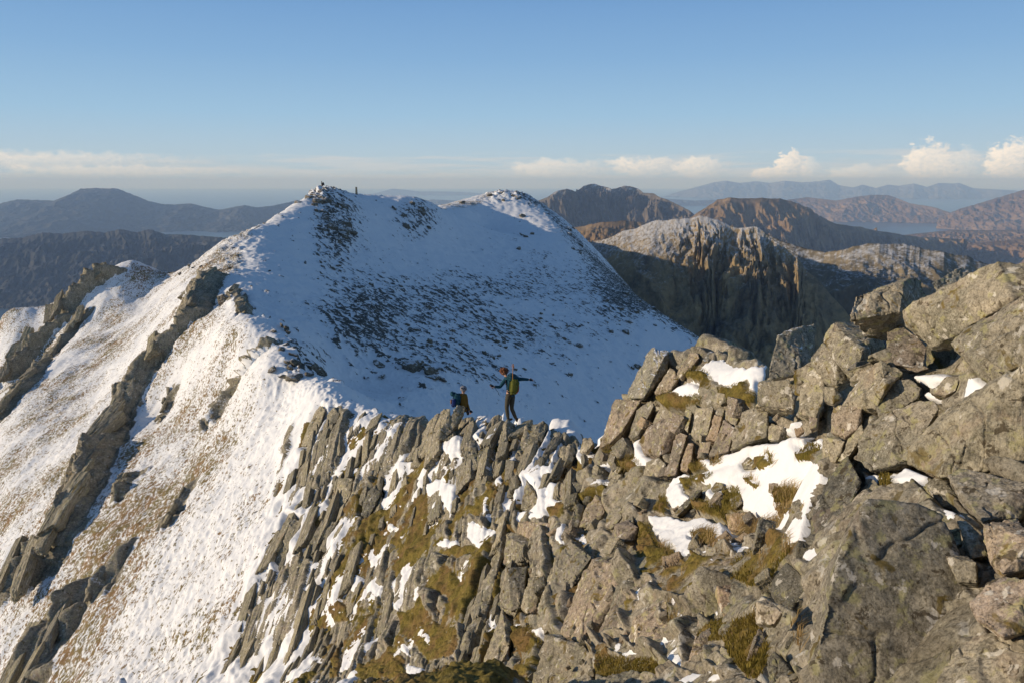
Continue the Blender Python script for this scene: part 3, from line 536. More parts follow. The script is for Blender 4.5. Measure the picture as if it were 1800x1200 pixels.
    gd = .42+.58*sst(-.8, .9, fbm2(x*.11, y*.11, 3, 105)+.25*sst(600, 900, py)+.2*sst(250, 80, px)*0-.9*np.exp(-((px-520)/90)**2-((py-740)/120)**2)-.3*sst(420,620,px)*0)*leftside
    grass = gd*leftside
    h_s = .22*und+.10*np.abs(tuft)+.055*fbm2(x*5, y*4., 3, 107)*(r < 90)*sst(-.5, .6, fbm2(x*.2, y*.15, 2, 109))+.25*fbm2(x*.12, y*.06, 2, 108)*leftside*(r > 30)
    # scree in the bowl
    c1 = .52*np.exp(-(((px-840)/210)**2+((py-605)/95)**2)*1.)+.26*np.exp(-(((px-640)/120)**2+((py-500)/110)**2))+.3*np.exp(-(((px-1000)/150)**2+((py-470)/70)**2))+.9*np.exp(-(((px-1090)/60)**2+((py-520)/40)**2))+.5*np.exp(-(((px-820)/90)**2+((py-520)/30)**2))
    c2 = np.exp(-(((px-590)/38)**2+((py-400)/60)**2))+.8*np.exp(-(((px-735)/35)**2+((py-380)/32)**2))+.75*np.exp(-(((px-510)/50)**2+((py-640)/35)**2))+.6*np.exp(-(((px-640)/60)**2+((py-560)/60)**2))
    edge_r = np.exp(-np.minimum(np.abs(1*(py-np.interp(px, [900,950,1010,1040,1080,1130,1180,1250],[338,360,420,455,490,530,565,612]))), 80)/11.)*(px > 905)
    dens = (c1*np.clip(.8+.6*fbm2(x*.05+3, y*.05, 3, 117), .3, 1.4)+c2+.8*edge_r)*(1-leftside)
    a = fbm2(x*1.1+y*.7, (y*1.1-x*.6)*.35, 4, 111); b = fbm2(x*.45, y*.45, 4, 112)
    sv = sst(.62, .25, a*0+.66-dens*.42-.34*(a)+.12*b) * sst(.05, .35, dens)
    spars = sst(.72, .85, fbm2(x*.8+y*.5, (y-x*.5)*.35, 4, 115))*.8*(1-leftside)
    scree = np.clip(sv+spars, 0, 1)
    crag = sst(.35, .85, c2+.35*edge_r+.3*b)*(1-leftside)
    h_s = h_s+scree*(.12+.25*np.abs(fbm2(x*1.3, y*1.3, 3, 113)))+crag*(.55*np.abs(fbm2(x*.5, y*.5, 3, 114))+.25*np.abs(noise2(x*1.5, y*1.5, 116)))*np.clip(r/80, .5, 1.3)
    rib, rr = ribfield(x, y)
    rb2 = rib+rr*((A1*1.3+A2*1.5+A3)+crack)
    # rocky left skyline of the main ridge
    sky = np.exp(-((x-ridge_x+3)/5)**2)*sst(50, 90, y)
    h_s = h_s+sky*.35*np.abs(fbm2(x*.7, y*.5, 3, 120))
    farsum = np.exp(-(((px-885)/45)**2+((py-345)/12)**2))*(r > 200); h_s = h_s+farsum*1.6*np.abs(fbm2(x*.25, y*.25, 3, 121)); 
    topc = np.exp(-(((px-565)/35)**2+((py-340)/14)**2))*(r > 100); h_s = h_s+topc*1.3*np.abs(fbm2(x*.45, y*.45, 3, 122))
    scree = np.clip(scree+.8*sst(.2, .5, topc*(.5+fbm2(x*.8, y*.8, 3, 123)))+.6*sst(.3, .6, farsum*(.6+fbm2(x*.5, y*.5, 3, 124)))+.5*sky*sst(.1, .4, fbm2(x*.8, y*.6, 3, 125)), 0, 1)
    snow_s = np.clip(1-rr*1.1+.35*fbm2(x*1.2, y*.5, 3, 126)*(rr > .05), 0, 1)
    # a drift of snow lies in the lee of each step of a rib
    h_other = h_s+rb2
    h = h_rock*rock+h_other*(1-rock)
    if lod == 'near':
        for _ in range(1):
            h[1:-1] = .25*h[:-2]+.5*h[1:-1]+.25*h[2:]; h[:, 1:-1] = .25*h[:, :-2]+.5*h[:, 1:-1]+.25*h[:, 2:]
    snow = snow_r*rock+snow_s*(1-rock)
    pp = p+n*h[..., None]
    return pp, dict(snow=snow, moss=moss, grass=grass*(1-rock)*(1-rr), scree=scree*(1-rock), rocky=rock)

def cubic_mat(src, dst):
    """Catmull-Rom interpolation matrix between two uniform 1-D grids"""
    n = len(src); u = (dst-src[0])/(src[1]-src[0]); k = np.clip(np.floor(u).astype(int), 0, n-2); t = u-k
    M = np.zeros((len(dst), n)); w = [(-.5*t+t*t-.5*t**3), (1-2.5*t*t+1.5*t**3), (.5*t+2*t*t-1.5*t**3), (-.5*t*t+.5*t**3)]
    for o, ww in zip((-1, 0, 1, 2), w): np.add.at(M, (np.arange(len(dst)), np.clip(k+o, 0, n-1)), ww)
    return M
def terrain_patch(a0, a1, r0, r1, na, nr, lod):
    az = np.radians(np.linspace(a0, a1, na)); lr = np.linspace(math.log(r0), math.log(r1), nr)
    ca = np.linspace(az[0], az[-1], max(40, na//7)); cr = np.linspace(lr[0], lr[-1], max(40, nr//7))
    G = tps(*np.meshgrid(ca, cr, indexing='ij')); T = cubic_mat(ca, az)@G@cubic_mat(cr, lr).T
    A, L = np.meshgrid(az, lr, indexing='ij'); return surface(A, L, T, lod)
def snow_col(t, v): return t.mix(t.noise(v, 3., 3, .5), (.74, .745, .75), (.82, .82, .82))
def terrain_mat():
    t = NT('snowy_rock_ground'); v = t.coord()
    rock = rock_color(t, v, (.31, .285, .215), (.47, .41, .315), .8, 1.)
    st = t.coord((4.5, .5, 1.2)); nst = t.noise(st, 1.3, 5, .65)
    rock = t.mix(t.ramp(nst, [(.38, .65), (.5, 0.)]), rock, t.mix(1., rock, (.5, .48, .46), 'MULTIPLY'))
    nf = t.noise(v, 5., 4, .6)
    mossc = t.mix(t.ramp(nf, [(.38, 0.), (.6, 1.)]), (.13, .105, .022), (.22, .165, .04))
    mossc = t.mix(t.ramp(t.noise(v, 1.2, 3, .6), [(.45, 0.), (.62, .8)]), mossc, (.20, .12, .05))
    mossc = t.mix(t.ramp(t.noise(v, 30., 4, .7), [(.3, .8), (.55, 0.)]), mossc, (.03, .022, .006))
    c = t.mix(t.attr('moss'), rock, mossc)
    # grass tips that stand out of thin snow
    gv = t.coord((1, .62, 1)); gn = t.noise(gv, 5.6, 7, .76, .3)
    g2 = t.noise(gv, 1.1, 3, .6)
    gm = t.math('ADD', t.math('MULTIPLY', t.attr('grass'), .255), t.math('ADD', gn, t.math('MULTIPLY', t.math('SUBTRACT', g2, .5), .25)))
    gm = t.math('MULTIPLY', t.ramp(gm, [(.70, 0.), (.735, 1.)]), t.ramp(t.attr('grass'), [(.02, 0.), (.15, 1.)]))
    gc = t.mix(t.ramp(t.noise(v, .7, 4, .7), [(.42, 0.), (.58, 1.)]), (.24, .20, .085), (.30, .19, .09))
    gc = t.mix(t.noise(v, 12., 3, .6), t.mix(1., gc, (.55, .5, .45), 'MULTIPLY'), gc)
    # dark heather and stones in the shaded bowl
    dv = t.coord((1, 1, 1)); mp = t.n('ShaderNodeMapping', Vector=dv); mp.inputs['Rotation'].default_value = (0, 0, R(-38)); mp.inputs['Scale'].default_value = (.7, 1.3, 1)
    dn = t.noise(mp.outputs[0], 1.7, 8, .7, .3)
    sm = t.math('ADD', t.math('ADD', dn, t.math('MULTIPLY', t.attr('scree'), .23)), t.math('MULTIPLY', t.math('SUBTRACT', t.noise(v, .09, 4, .6), .47), .2))
    sm = t.ramp(sm, [(.66, 0.), (.69, 1.)])
    sc = t.mix(t.noise(v, 1.5, 4, .7), (.05, .05, .05), (.16, .145, .115))
    # snow
    sn = t.math('ADD', t.attr('snow'), t.math('MULTIPLY', t.math('SUBTRACT', t.noise(v, 8., 5, .7), .5), .9))
    sn = t.ramp(sn, [(.40, 0.), (.50, 1.)])
    snowc = snow_col(t, v)
    inner = t.mix(gm, snowc, gc)
    inner = t.mix(t.math('MULTIPLY', sm, t.math('SUBTRACT', 1., t.attr('rocky'))), inner, sc)
    col = t.mix(sn, c, inner)
    h = t.math('ADD', t.math('MULTIPLY', t.noise(v, 18., 7, .72), .7), t.math('MULTIPLY', nst, .6))
    hs = t.math('ADD', t.math('MULTIPLY', t.noise(v, 6., 5, .6), .5), t.math('MULTIPLY', t.math('ADD', gm, sm), .35))
    hh = t.n('ShaderNodeMix', data_type='FLOAT'); t.t.links.new(sn, hh.inputs[0]); t.t.links.new(h, hh.inputs[2]); t.t.links.new(hs, hh.inputs[3])
    d = t.n('ShaderNodeBump', Height=hh.outputs[0], Strength=.75, Distance=.06)
    rough = t.mix(sn, (.93, .93, .93), (.7, .7, .7))
    return t.bsdf(col, .85, d.outputs[0], .15)
M_TERR = terrain_mat()
def build_terrain(name, a0, a1, r0, r1, na, nr, lod, label):
    p, at = terrain_patch(a0, a1, r0, r1, na, nr, lod)
    me = np_mesh(name, p, grid_faces(na, nr)[:, ::-1])
    for k, v in at.items(): add_attr(me, k, v)
    o = link(name, me, M_TERR); setp(o, label, 'ground', kind='structure'); return o
q = QUAL
build_terrain('rocky_ground', -46, 56, 1.25, 46, int(1700*q), int(1550*q), 'near', 'bedded rock, moss and snow of the near ridge')
build_terrain('snowy_ground', -58, 50, 45.8, 345, int(1150*q), int(800*q), 'far', 'snow covered summit slope and shaded bowl')

# ================================================================== FAR MOUNTAINS
def hill_mat(name, cols, scale, snow=0., snowz=(0, 1), rockdark=.5, streak=(1, 1, 1), bump=.5, bdist=4.):
    t = NT(name); v = t.coord(streak); v1 = t.coord()
    n = t.noise(v, scale, 7, .65, .4); c = t.ramp(n, [(.3, cols[0]), (.5, cols[1]), (.68, cols[2])])
    n2 = t.noise(v1, scale*5, 7, .7); c = t.mix(t.ramp(n2, [(.35, rockdark), (.55, 0.)]), c, t.mix(1., c, (.4, .4, .42), 'MULTIPLY'))
    if snow > 0:
        sx = t.n('ShaderNodeSeparateXYZ', Vector=v1).outputs[2]
        k = t.n('ShaderNodeMapRange', Value=sx); k.inputs[1].default_value = snowz[0]; k.inputs[2].default_value = snowz[1]
        nz = t.n('ShaderNodeSeparateXYZ', Vector=t.n('ShaderNodeNewGeometry').outputs['True Normal']).outputs[2]
        m = t.math('MULTIPLY', k.outputs[0], snow)
        m = t.math('ADD', m, t.math('MULTIPLY', t.math('SUBTRACT', t.noise(v, scale*9, 9, .78), .5), 2.6)); m = t.math('ADD', m, t.math('MULTIPLY', t.math('SUBTRACT', nz, .7), .8))
        c = t.mix(t.ramp(m, [(.35, 0.), (.8, .75)]), c, (.62, .63, .66))
    h = t.noise(v, scale*6, 9, .7)
    return t.bsdf(c, .95, t.bump(h, bump, bdist), .05)
def mountain(name, label, sky, mat, floor=-945, front=30, back=35, nu=500, nv=160, gul=.06, gs=1., seed=1, power=.85, cat='mountain', along=None, ribs=0., twist=0., ribw=None):
    """sky: crest line (photo x, photo y, depth). Slopes fall to the front and to the back down to the floor."""
    s = np.array(sky, float); w = P(s[:, 0], s[:, 1], s[:, 2]); k = np.linspace(0, 1, len(s)); kk = np.linspace(0, 1, nu)
    cr = np.stack([np.interp(kk, k, w[:, i]) for i in range(3)], -1)
    sp = np.linalg.norm(cr[-1]-cr[0]); Hh = np.maximum(cr[:, 2].max()-floor, 1)
    cr[:, 2] += Hh*.012*fbm2(kk*sp/Hh*6, kk*0+seed, 4, seed)
    t = np.linspace(-1, 1, 2*nv+1); cen = cr[:, :2].mean(0); vd = cen/np.linalg.norm(cen)
    rd = cr[:, :2]/np.linalg.norm(cr[:, :2], axis=1, keepdims=True)
    vd = np.array([vd[0]+twist*vd[1], vd[1]-twist*vd[0]])
    rd = rd*.3+vd*.7
    if along is not None: rd = rd*0+np.array(along)
    Hc = (cr[:, 2]-floor)
    Lf = Hc/math.tan(R(front)); Lb = Hc/math.tan(R(back))
    T = t[None]; L = np.where(T < 0, Lf[:, None], Lb[:, None])
    X = cr[:, 0:1]+rd[:, 0:1]*T*L; Y = cr[:, 1:2]+rd[:, 1:2]*T*L
    a = np.abs(T)**power
    Z = cr[:, 2:3]-Hc[:, None]*a
    sc = 3.2*gs/Hh; env = np.minimum(np.abs(T)*5, 1)*(1-np.abs(T)*.4)
    n1 = 1-2*np.abs(fbm2(X*sc+Y*sc*.15, Y*sc*.7-X*sc*.1, 6, seed+3)); n2 = fbm2(X*sc*.4, Y*sc*.4, 4, seed+9)
    n1 = n1-.4
    G = Hh*gul*(n1+1.5*n2)*env
    if ribs:
        u = (kk[:, None]*sp/Hh)*5*gs+.35*noise2(kk[:, None]*9, kk[:, None]*0, 3)*T*8+.6*n2+.25*fbm2(T*4+kk[:, None]*3, kk[:, None]*7, 3, seed+20)
        rb = np.abs(noise2(u, T*2.5+seed+0*u, seed+15))+.5*np.abs(noise2(u*2.7, T*7+0*u, seed+16))+.3*fbm2(u*5, T*25+0*u, 4, seed+18)
        rb = .35*rb+.65*np.round(rb*4.5)/4.5
        rw = 1. if ribw is None else sst(ribw[0], ribw[1], kk)[:, None]*(.25+.75*sst(.16, .26, 1-kk))[:, None]
        G = G*(1-.0*rw)+rw*Hh*ribs*(rb-.3)*np.minimum(np.abs(T)*12, 1)*np.exp(-(np.abs(T)/.26)**2)
    Yd = -rd[:, 1:2]*G*np.where(T < 0, 1, -1)*.7; Xd = -rd[:, 0:1]*G*np.where(T < 0, 1, -1)*.7
    v = np.stack([X+Xd, Y+Yd, Z+G*.75], -1)
    me = np_mesh(name, v, grid_faces(nu, 2*nv+1)); me.flip_normals()
    o = link(name, me, mat); setp(o, label, cat, kind='structure'); return o
BR = hill_mat('brown_moor', [(.13, .08, .045), (.20, .13, .075), (.27, .185, .11)], .0012, bump=.3)
BR2 = hill_mat('brown_moor_near', [(.11, .08, .045), (.22, .15, .08), (.33, .24, .135)], .004)
GR = hill_mat('grey_mountain', [(.07, .065, .055), (.13, .11, .085), (.19, .15, .11)], .002, .8, (-260, 30))
GB = hill_mat('shade_dark_mountain', [(.035, .04, .045), (.055, .055, .055), (.085, .075, .07)], .002, .25, (-300, 0))  # base colour darkened and blued to stand for shade
CL = hill_mat('cliff', [(.14, .12, .09), (.30, .23, .13), (.42, .30, .15)], .02, .85, (-200, -60), .6, (1, 1, .35), 1., 5.)
GL = hill_mat('haze_blue_mountain', [(.045, .05, .055), (.065, .067, .065), (.09, .085, .075)], .0012, .15, (-300, 0), .2, bump=.15)  # haze blue and shade tone are mixed into the base colour
BL = hill_mat('far_range', [(.07, .07, .075), (.11, .11, .11), (.16, .15, .14)], .0006, .3, (-500, 0))
mountain('far_mountain_range', 'faint blue jagged mountain range on the skyline at the right', [(1120,362,47e3),(1190,338,46e3),(1255,321,45e3),(1275,318,45e3),(1300,322,45e3),(1330,319,45e3),(1352,322,45e3),(1380,318,44e3),(1410,321,44e3),(1440,319,44e3),(1458,316,44e3),(1475,326,44e3),(1500,330,43e3),(1516,325,43e3),(1540,331,43e3),(1560,325,43e3),(1580,327,43e3),(1606,323,42e3),(1630,329,42e3),(1650,322,42e3),(1675,323,42e3),(1686,322,42e3),(1710,331,42e3),(1760,334,41e3),(1830,338,41e3),(1900,345,41e3)], BL, front=24, seed=3, gul=.12, gs=.7)
mountain('far_mountain_range', 'faint blue mountain with cloud on it beyond the middle of the snow ridge', [(600,352,52e3),(640,345,52e3),(668,338,52e3),(690,332,52e3),(712,334,52e3),(740,337,52e3),(780,337,52e3),(830,339,52e3),(880,344,52e3)], BL, front=24, seed=4, gul=.1)
mountain('far_hill', 'low blue hills beyond the saddle of the snow ridge', [(730,356,30e3),(760,351,30e3),(800,353,30e3),(850,354,30e3),(950,352,30e3),(1000,356,30e3),(1080,352,30e3),(1150,348,30e3),(1220,353,30e3),(1300,350,30e3),(1400,352,30e3)], BL, front=15, seed=5, gul=.1)
mountain('island', 'pale blue flat topped island on the sea horizon at the left', [(330,358,56e3),(355,353,56e3),(382,351,56e3),(386,348,56e3),(440,347,56e3),(503,347,56e3),(512,352,56e3),(560,356,56e3)], BL, front=35, seed=6, gul=.03)
mountain('mountain', 'broad blue grey mountain on the left skyline with one lit edge', [(-260,372,16e3),(-120,384,16e3),(-40,366,16e3),(0,358,16e3),(30,351,16e3),(60,352,16e3),(95,353,16e3),(118,344,16e3),(142,332,16e3),(165,331,16e3),(207,332,16e3),(232,342,16e3),(262,354,16e3),(285,359,16e3),(305,360,16e3),(335,358,16e3),(360,364,16e3),(385,369,16e3),(430,361,16e3),(452,365,16e3),(480,362,16.4e3),(520,353,17e3),(600,352,17.5e3),(700,360,18e3)], GL, front=12, seed=7, gul=.07, gs=.8, twist=.5)
mountain('dark_ridge', 'dark blue shaded ridge below the mountain at the left edge', [(-500,440,7e3),(-250,428,7e3),(-60,428,7e3),(0,420,7e3),(40,418,7e3),(75,409,7e3),(110,411,7e3),(150,406,7e3),(185,409,7e3),(212,403,7e3),(240,409,7e3),(262,403,7e3),(290,412,7e3),(330,413,7e3),(380,417,7e3),(430,420,7e3),(520,432,7e3),(700,460,7e3)], GL, front=13, seed=8, gul=.10, gs=1.2, nu=700)
mountain('mountain', 'grey brown rocky peak with thin snow right of the snow ridge summit', [(850,430,8.4e3),(930,362,8.4e3),(955,350,8.2e3),(975,338,8e3),(995,332,8e3),(1012,337,8.1e3),(1025,328,8.3e3),(1043,323,8.4e3),(1060,328,8.4e3),(1075,332,8.3e3),(1090,329,8.4e3),(1105,327,8.4e3),(1122,332,8.4e3),(1130,339,8.2e3),(1150,341,8e3),(1170,350,7.8e3),(1200,364,7.6e3),(1222,378,7.5e3),(1260,392,7.4e3),(1320,402,7.3e3)], GR, front=32, seed=9, gul=.16, gs=1.6, nu=700, nv=200, ribs=.10, twist=.35)
mountain('hill', 'rounded brown hill with dark shaded flank behind the cliff', [(1170,408,7.5e3),(1215,382,7.3e3),(1240,365,7.2e3),(1262,351,7.1e3),(1285,348,7e3),(1340,349,7e3),(1372,349,7e3),(1400,357,7e3),(1425,368,7e3),(1440,380,7.1e3),(1470,394,7.2e3),(1510,399,7.3e3),(1560,409,7.4e3),(1620,417,7.5e3),(1700,421,7.6e3)], BR2, front=28, seed=10, gul=.16, gs=1.3, nu=600, nv=200, twist=.4)
mountain('hill', 'broad brown moorland hill in front of the far range', [(1340,365,19e3),(1380,352,19e3),(1420,347,19e3),(1470,353,18.6e3),(1500,347,18.5e3),(1530,343,18.5e3),(1560,343,18.5e3),(1575,348,18.4e3),(1600,358,18e3),(1640,364,17.6e3),(1680,377,17.2e3),(1720,384,17e3),(1780,392,17e3)], BR, front=22, seed=11, gul=.07, gs=.8, nu=600, twist=.3)
mountain('hill', 'brown hill cut off by the right edge of the photo', [(1650,384,15.5e3),(1685,368,15.5e3),(1710,361,15.5e3),(1750,349,15.5e3),(1790,337,15.5e3),(1840,322,15.5e3),(1950,325,15.5e3),(2100,350,15.5e3)], BR, front=20, seed=12, gul=.08, gs=1., nu=500)
mountain('low_hill', 'low reddish brown moor on the valley floor at the right', [(1500,430,11e3),(1560,416,11e3),(1600,412,11e3),(1680,404,11e3),(1740,405,11e3),(1800,404,11e3),(1900,402,11e3),(2050,420,11e3)], BR, front=9, back=20, seed=13, gul=.12, gs=1., nu=500)
mountain('low_hill', 'low reddish brown moor with shadows below the loch at the right', [(1380,470,8e3),(1500,462,8e3),(1600,445,8e3),(1700,428,8e3),(1800,420,8e3),(1900,418,8e3),(2100,430,8e3)], BR, front=9, back=14, seed=14, gul=.16, gs=1., nu=500)
mountain('moor', 'golden brown moor between the snow ridge and the grey peak', [(860,412,4.8e3),(930,398,4.8e3),(1000,402,4.8e3),(1050,392,4.7e3),(1100,388,4.6e3),(1140,392,4.6e3),(1200,402,4.6e3),(1300,420,4.6e3)], BR2, floor=-700, front=14, back=20, seed=15, gul=.12, gs=2, nu=400)
mountain('cliff', 'ribbed cliff with golden lit buttresses and a snow dusted top', [(860,470,1.55e3),(960,446,1.5e3),(1028,428,1.45e3),(1070,413,1.42e3),(1110,404,1.4e3),(1150,392,1.38e3),(1190,385,1.36e3),(1230,381,1.35e3),(1262,387,1.34e3),(1290,396,1.33e3),(1330,403,1.32e3),(1365,425,1.3e3),(1400,452,1.28e3),(1420,476,1.26e3),(1450,505,1.25e3),(1500,560,1.22e3),(1560,640,1.2e3)], CL, floor=-620, front=39, back=26, seed=16, gul=.03, gs=1.6, nu=1100, nv=380, power=.97, ribs=.095, twist=.15, ribw=(.30, .50))
mountain('shaded_ridge', 'dark shaded ridge right of the cliff with a lit golden crest', [(1250,420,2.2e3),(1300,402,2.1e3),(1350,413,2.05e3),(1400,430,2e3),(1450,446,1.95e3),(1480,438,1.9e3),(1520,431,1.88e3),(1550,427,1.86e3),(1590,429,1.85e3),(1620,437,1.83e3),(1660,443,1.8e3),(1700,452,1.8e3),(1760,470,1.78e3),(1850,500,1.75e3),(2000,560,1.7e3)], hill_mat('snowy_hill', [(.09, .08, .06), (.17, .14, .09), (.27, .22, .14)], .008, .55, (-330, -120), .5), floor=-620, front=24, back=24, seed=17, gul=.07, gs=1.2, nu=800, nv=250)
def pxof(x, y, z):
    a, b_, d = proj(np.array([x, y, z], float)); return (float(a), float(b_), float(d))
mountain('ridge', 'unseen ridge added behind the snowy summit to shadow the cliff', [pxof(-40, 360, -40), pxof(-30, 520, -66), pxof(-20, 800, -72), pxof(-10, 1100, -76), pxof(-10, 1400, -76), pxof(-20, 1800, -80), pxof(-40, 2300, -90), pxof(-60, 3000, -150)], GB, floor=-600, front=40, back=36, seed=18, gul=.02, nu=300, nv=60, along=(-1., 0.), power=1.)  # unseen ridge, added to cast the valley shadow across the cliff
mountain('ridge', 'unseen ridge added behind the cliff to shade the ridge on its right', [pxof(375, 1380, -118), pxof(400, 1600, -122), pxof(440, 1800, -128), pxof(480, 2000, -135), pxof(520, 2300, -150), pxof(560, 2700, -230)], GB, floor=-600, front=34, back=30, seed=19, gul=.02, nu=200, nv=60, along=(-1., 0.), power=1.)  # added occluder out of view, keeps the sun off the shaded ridge
# sea and lochs
t = NT('sea_water'); v = t.coord((1, 1, 1))
M_SEA = t.bsdf((.02, .04, .06), .28, t.bump(t.noise(v, .02, 4, .6), .3, 2.), .5)
me = np_mesh('sea', np.array([[-98e3, -4e3, -945], [98e3, -4e3, -945], [98e3, 104e3, -945], [-98e3, 104e3, -945]]), np.array([[0, 1, 2, 3]]), False)
setp(link('sea', me, M_SEA), 'flat grey blue sea and lochs between the hills', 'water', kind='structure')
# ================================================================== ROCKS
def remesh_hull(pts, vox, name):
    b = bmesh.new()
    for p in pts: b.verts.new(p)
    r = bmesh.ops.convex_hull(b, input=b.verts)
    junk = list({g for g in r['geom_interior']+r['geom_unused'] if isinstance(g, bmesh.types.BMVert) and g.is_valid})
    if junk: bmesh.ops.delete(b, geom=junk, context='VERTS')
    me = bpy.data.meshes.new(name); b.to_mesh(me); b.free()
    o = bpy.data.objects.new(name, me); C.objects.link(o)
    m = o.modifiers.new('r', 'REMESH'); m.mode = 'VOXEL'; m.voxel_size = vox; m.use_smooth_shade = True
    dg = bpy.context.evaluated_depsgraph_get(); me2 = bpy.data.meshes.new_from_object(o.evaluated_get(dg))
    bpy.data.objects.remove(o); bpy.data.meshes.remove(me); return me2
def roughen(me, size, seed, amp=1., strat=None):
    n = len(me.vertices); co = np.empty(n*3, np.float32); me.vertices.foreach_get('co', co); co = co.reshape(-1, 3).astype(float)
    no = np.empty(n*3, np.float32); me.vertices.foreach_get('normal', no); no = no.reshape(-1, 3)
    q = co/size
    d = .022*fbm3(q*2.2+seed, 3, seed)+.012*fbm3(q*9+seed, 3, seed+5)+.007*fbm3(q*30, 2, seed+7)
    c = fbm3(q*1.7+seed*3, 3, seed+11); d -= .035*np.exp(-(c/.022)**2)   # cracks
    k = noise3(q*4.5+seed, seed+13); d -= .03*sst(.25, .45, k)  # chips
    if strat is not None:
        s = q@np.asarray(strat)+.03*noise3(q*1.5, 3); d += .016*noise3(np.stack([s*11, q[:, 1]*.8, s*0], 1), seed+17); k2 = noise3(np.stack([s*7, q[:, 1]*.5, s*0+3], 1), seed+19); d -= .03*np.exp(-(k2/.06)**2)
    co = co+no*(d*size*amp)[:, None]
    me.vertices.foreach_set('co', co.astype(np.float32).ravel()); me.update(); me.name = 'rock'
    return me
RM = [rock_mat('grey_rock', fine=1.6, bump=.7, bd=.015), rock_mat('pink_grey_rock', (.31, .27, .21), (.46, .375, .30), 1., 1.6, .7, bd=.015),
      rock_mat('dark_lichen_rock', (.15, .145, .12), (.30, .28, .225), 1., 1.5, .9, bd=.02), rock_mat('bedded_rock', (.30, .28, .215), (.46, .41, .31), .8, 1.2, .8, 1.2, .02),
      rock_mat('orange_rock', (.36, .27, .19), (.46, .36, .26), .8, 1.6, .7, bd=.015)]
def snowcap_mat():
    t = NT('snow_capped_rock'); v = t.coord(kind='Object'); c = rock_color(t, v, (.28, .265, .21), (.44, .40, .32), 1., 1.6)
    nz = t.n('ShaderNodeSeparateXYZ', Vector=t.n('ShaderNodeNewGeometry').outputs['Normal']).outputs[2]
    m = t.math('ADD', nz, t.math('MULTIPLY', t.math('SUBTRACT', t.noise(v, 5., 6, .7), .5), .9)); k = t.ramp(m, [(.90, 0.), (.96, 1.)])
    return t.bsdf(t.mix(k, c, (.82, .82, .82)), .9, t.bump(t.math('ADD', t.noise(v, 22., 8, .7), t.math('MULTIPLY', k, .5)), .7, .015), .15)
RM.append(snowcap_mat())
CRESTR = ([-18,-14,-9,-4,0,4,7,10,14,19,24,30,36,60], [38,37,34,28,24.5,22.5,20,16.5,14.5,12.2,9,7.5,6.5,5])
_rs = [100]
def depth_at(px, py):
    h = hit(px, py)
    return None if h is None else float(h[1]*CP-h[2]*SP)
def make_rock(label, z, verts, D=None, m=0, prot=.12, th=.8, amp=1., name='rock', cat='rock', group=None, tilt=None):
    _rs[0] += 1; seed = _rs[0]
    v = np.array([(a[0], a[1], (a[2] if len(a) > 2 else 0.)) for a in Zm(z, verts)]); ext = max(v[:, 0].ptp() if hasattr(v[:, 0], 'ptp') else np.ptp(v[:, 0]), np.ptp(v[:, 1])); c = v[:, :2].mean(0)
    dv = [depth_at(a, b) for a, b in v[:, :2]]; ok = [i for i, d in enumerate(dv) if d is not None and (D is None or abs(d/D-1) < .4)]
    med = float(np.median([dv[i] for i in ok])) if ok else D
    D0 = D if D is not None else med
    size = ext*(D if D is not None else D0)/F
    ok = [i for i in ok if abs(dv[i]/med-1) < .25]
    g = None
    if len(ok) >= 4:
        A = np.stack([v[ok, 0]-c[0], v[ok, 1]-c[1], np.ones(len(ok))], 1)
        g = np.linalg.lstsq(A, np.array([dv[i] for i in ok]), rcond=None)[0]
        if D is None or (group != G1 and abs(g[2]/D-1) < .3): D0 = g[2]
        g = g[:2]
    if g is None: g = np.array([0., -size*.45/ext])
    if tilt is not None: g = np.array(tilt, float)*size/ext
    dd = np.clip((v[:, :2]-c)@g, -.5*size, .5*size)
    Dv = D0+dd+v[:, 2]*size-(prot+(.05 if group == G3 else 0))*size
    fr = P(v[:, 0], v[:, 1], Dv); cen = fr.mean(0)
    dr = ray(c[0], c[1]); dr = dr/np.linalg.norm(dr)*.8+np.array([.12, 0, -.3]); dr /= np.linalg.norm(dr)
    bk = cen+(fr-cen)*.86+dr*th*size
    pts = np.concatenate([fr, bk]); o3 = pts.mean(0)
    vox = min(max(ext/110, 1.5), 3.6)*D0/F
    me = roughen(remesh_hull(pts-o3, vox, name), size, seed, amp, (1., -.16, 0.) if (m == 3 or group == G4) else None)
    o = link(name, me, RM[m]); o.location = o3; setp(o, label, cat, group, 'thing'); return o
for a_, k_ in ROCKS: make_rock(*a_, **k_)
# --- shared blocks: slabs of the outcrop and boulders of the shaded bowl
def proto(kind, seed):
    r = np.random.default_rng(seed); pts = []
    if kind == 'slab':
        for sx in (-1, 1):
            for sy in (-1, 1):
                for sz in (-1, 1): pts.append((sx*.5*(.75+.25*r.random()), sy*.5*(.7+.3*r.random())+sx*.08*r.normal(), sz*.5*(.7+.3*r.random())))
        pts += [(.5*r.uniform(-1, 1), .5*r.uniform(-.9, .9), .5) for _ in range(2)]
        me = remesh_hull(pts, .022, 'slab')
    else:
        for _ in range(16):
            q_ = r.normal(size=3); q_ /= np.linalg.norm(q_); q_ = np.sign(q_)*np.abs(q_)**.7; pts.append(q_*.5*(.8+.3*r.random()))
        me = remesh_hull(pts, .04, 'boulder')
    return roughen(me, 1., seed, 1.1 if kind == 'slab' else 1.5, (1.6, 0, 0) if kind == 'slab' else None)
slabs = [proto('slab', 300+k) for k in range(12)]; bould = [proto('boulder', 400+k) for k in range(8)]
for me in slabs: me.materials.append(RM[3])
M_FROST = None
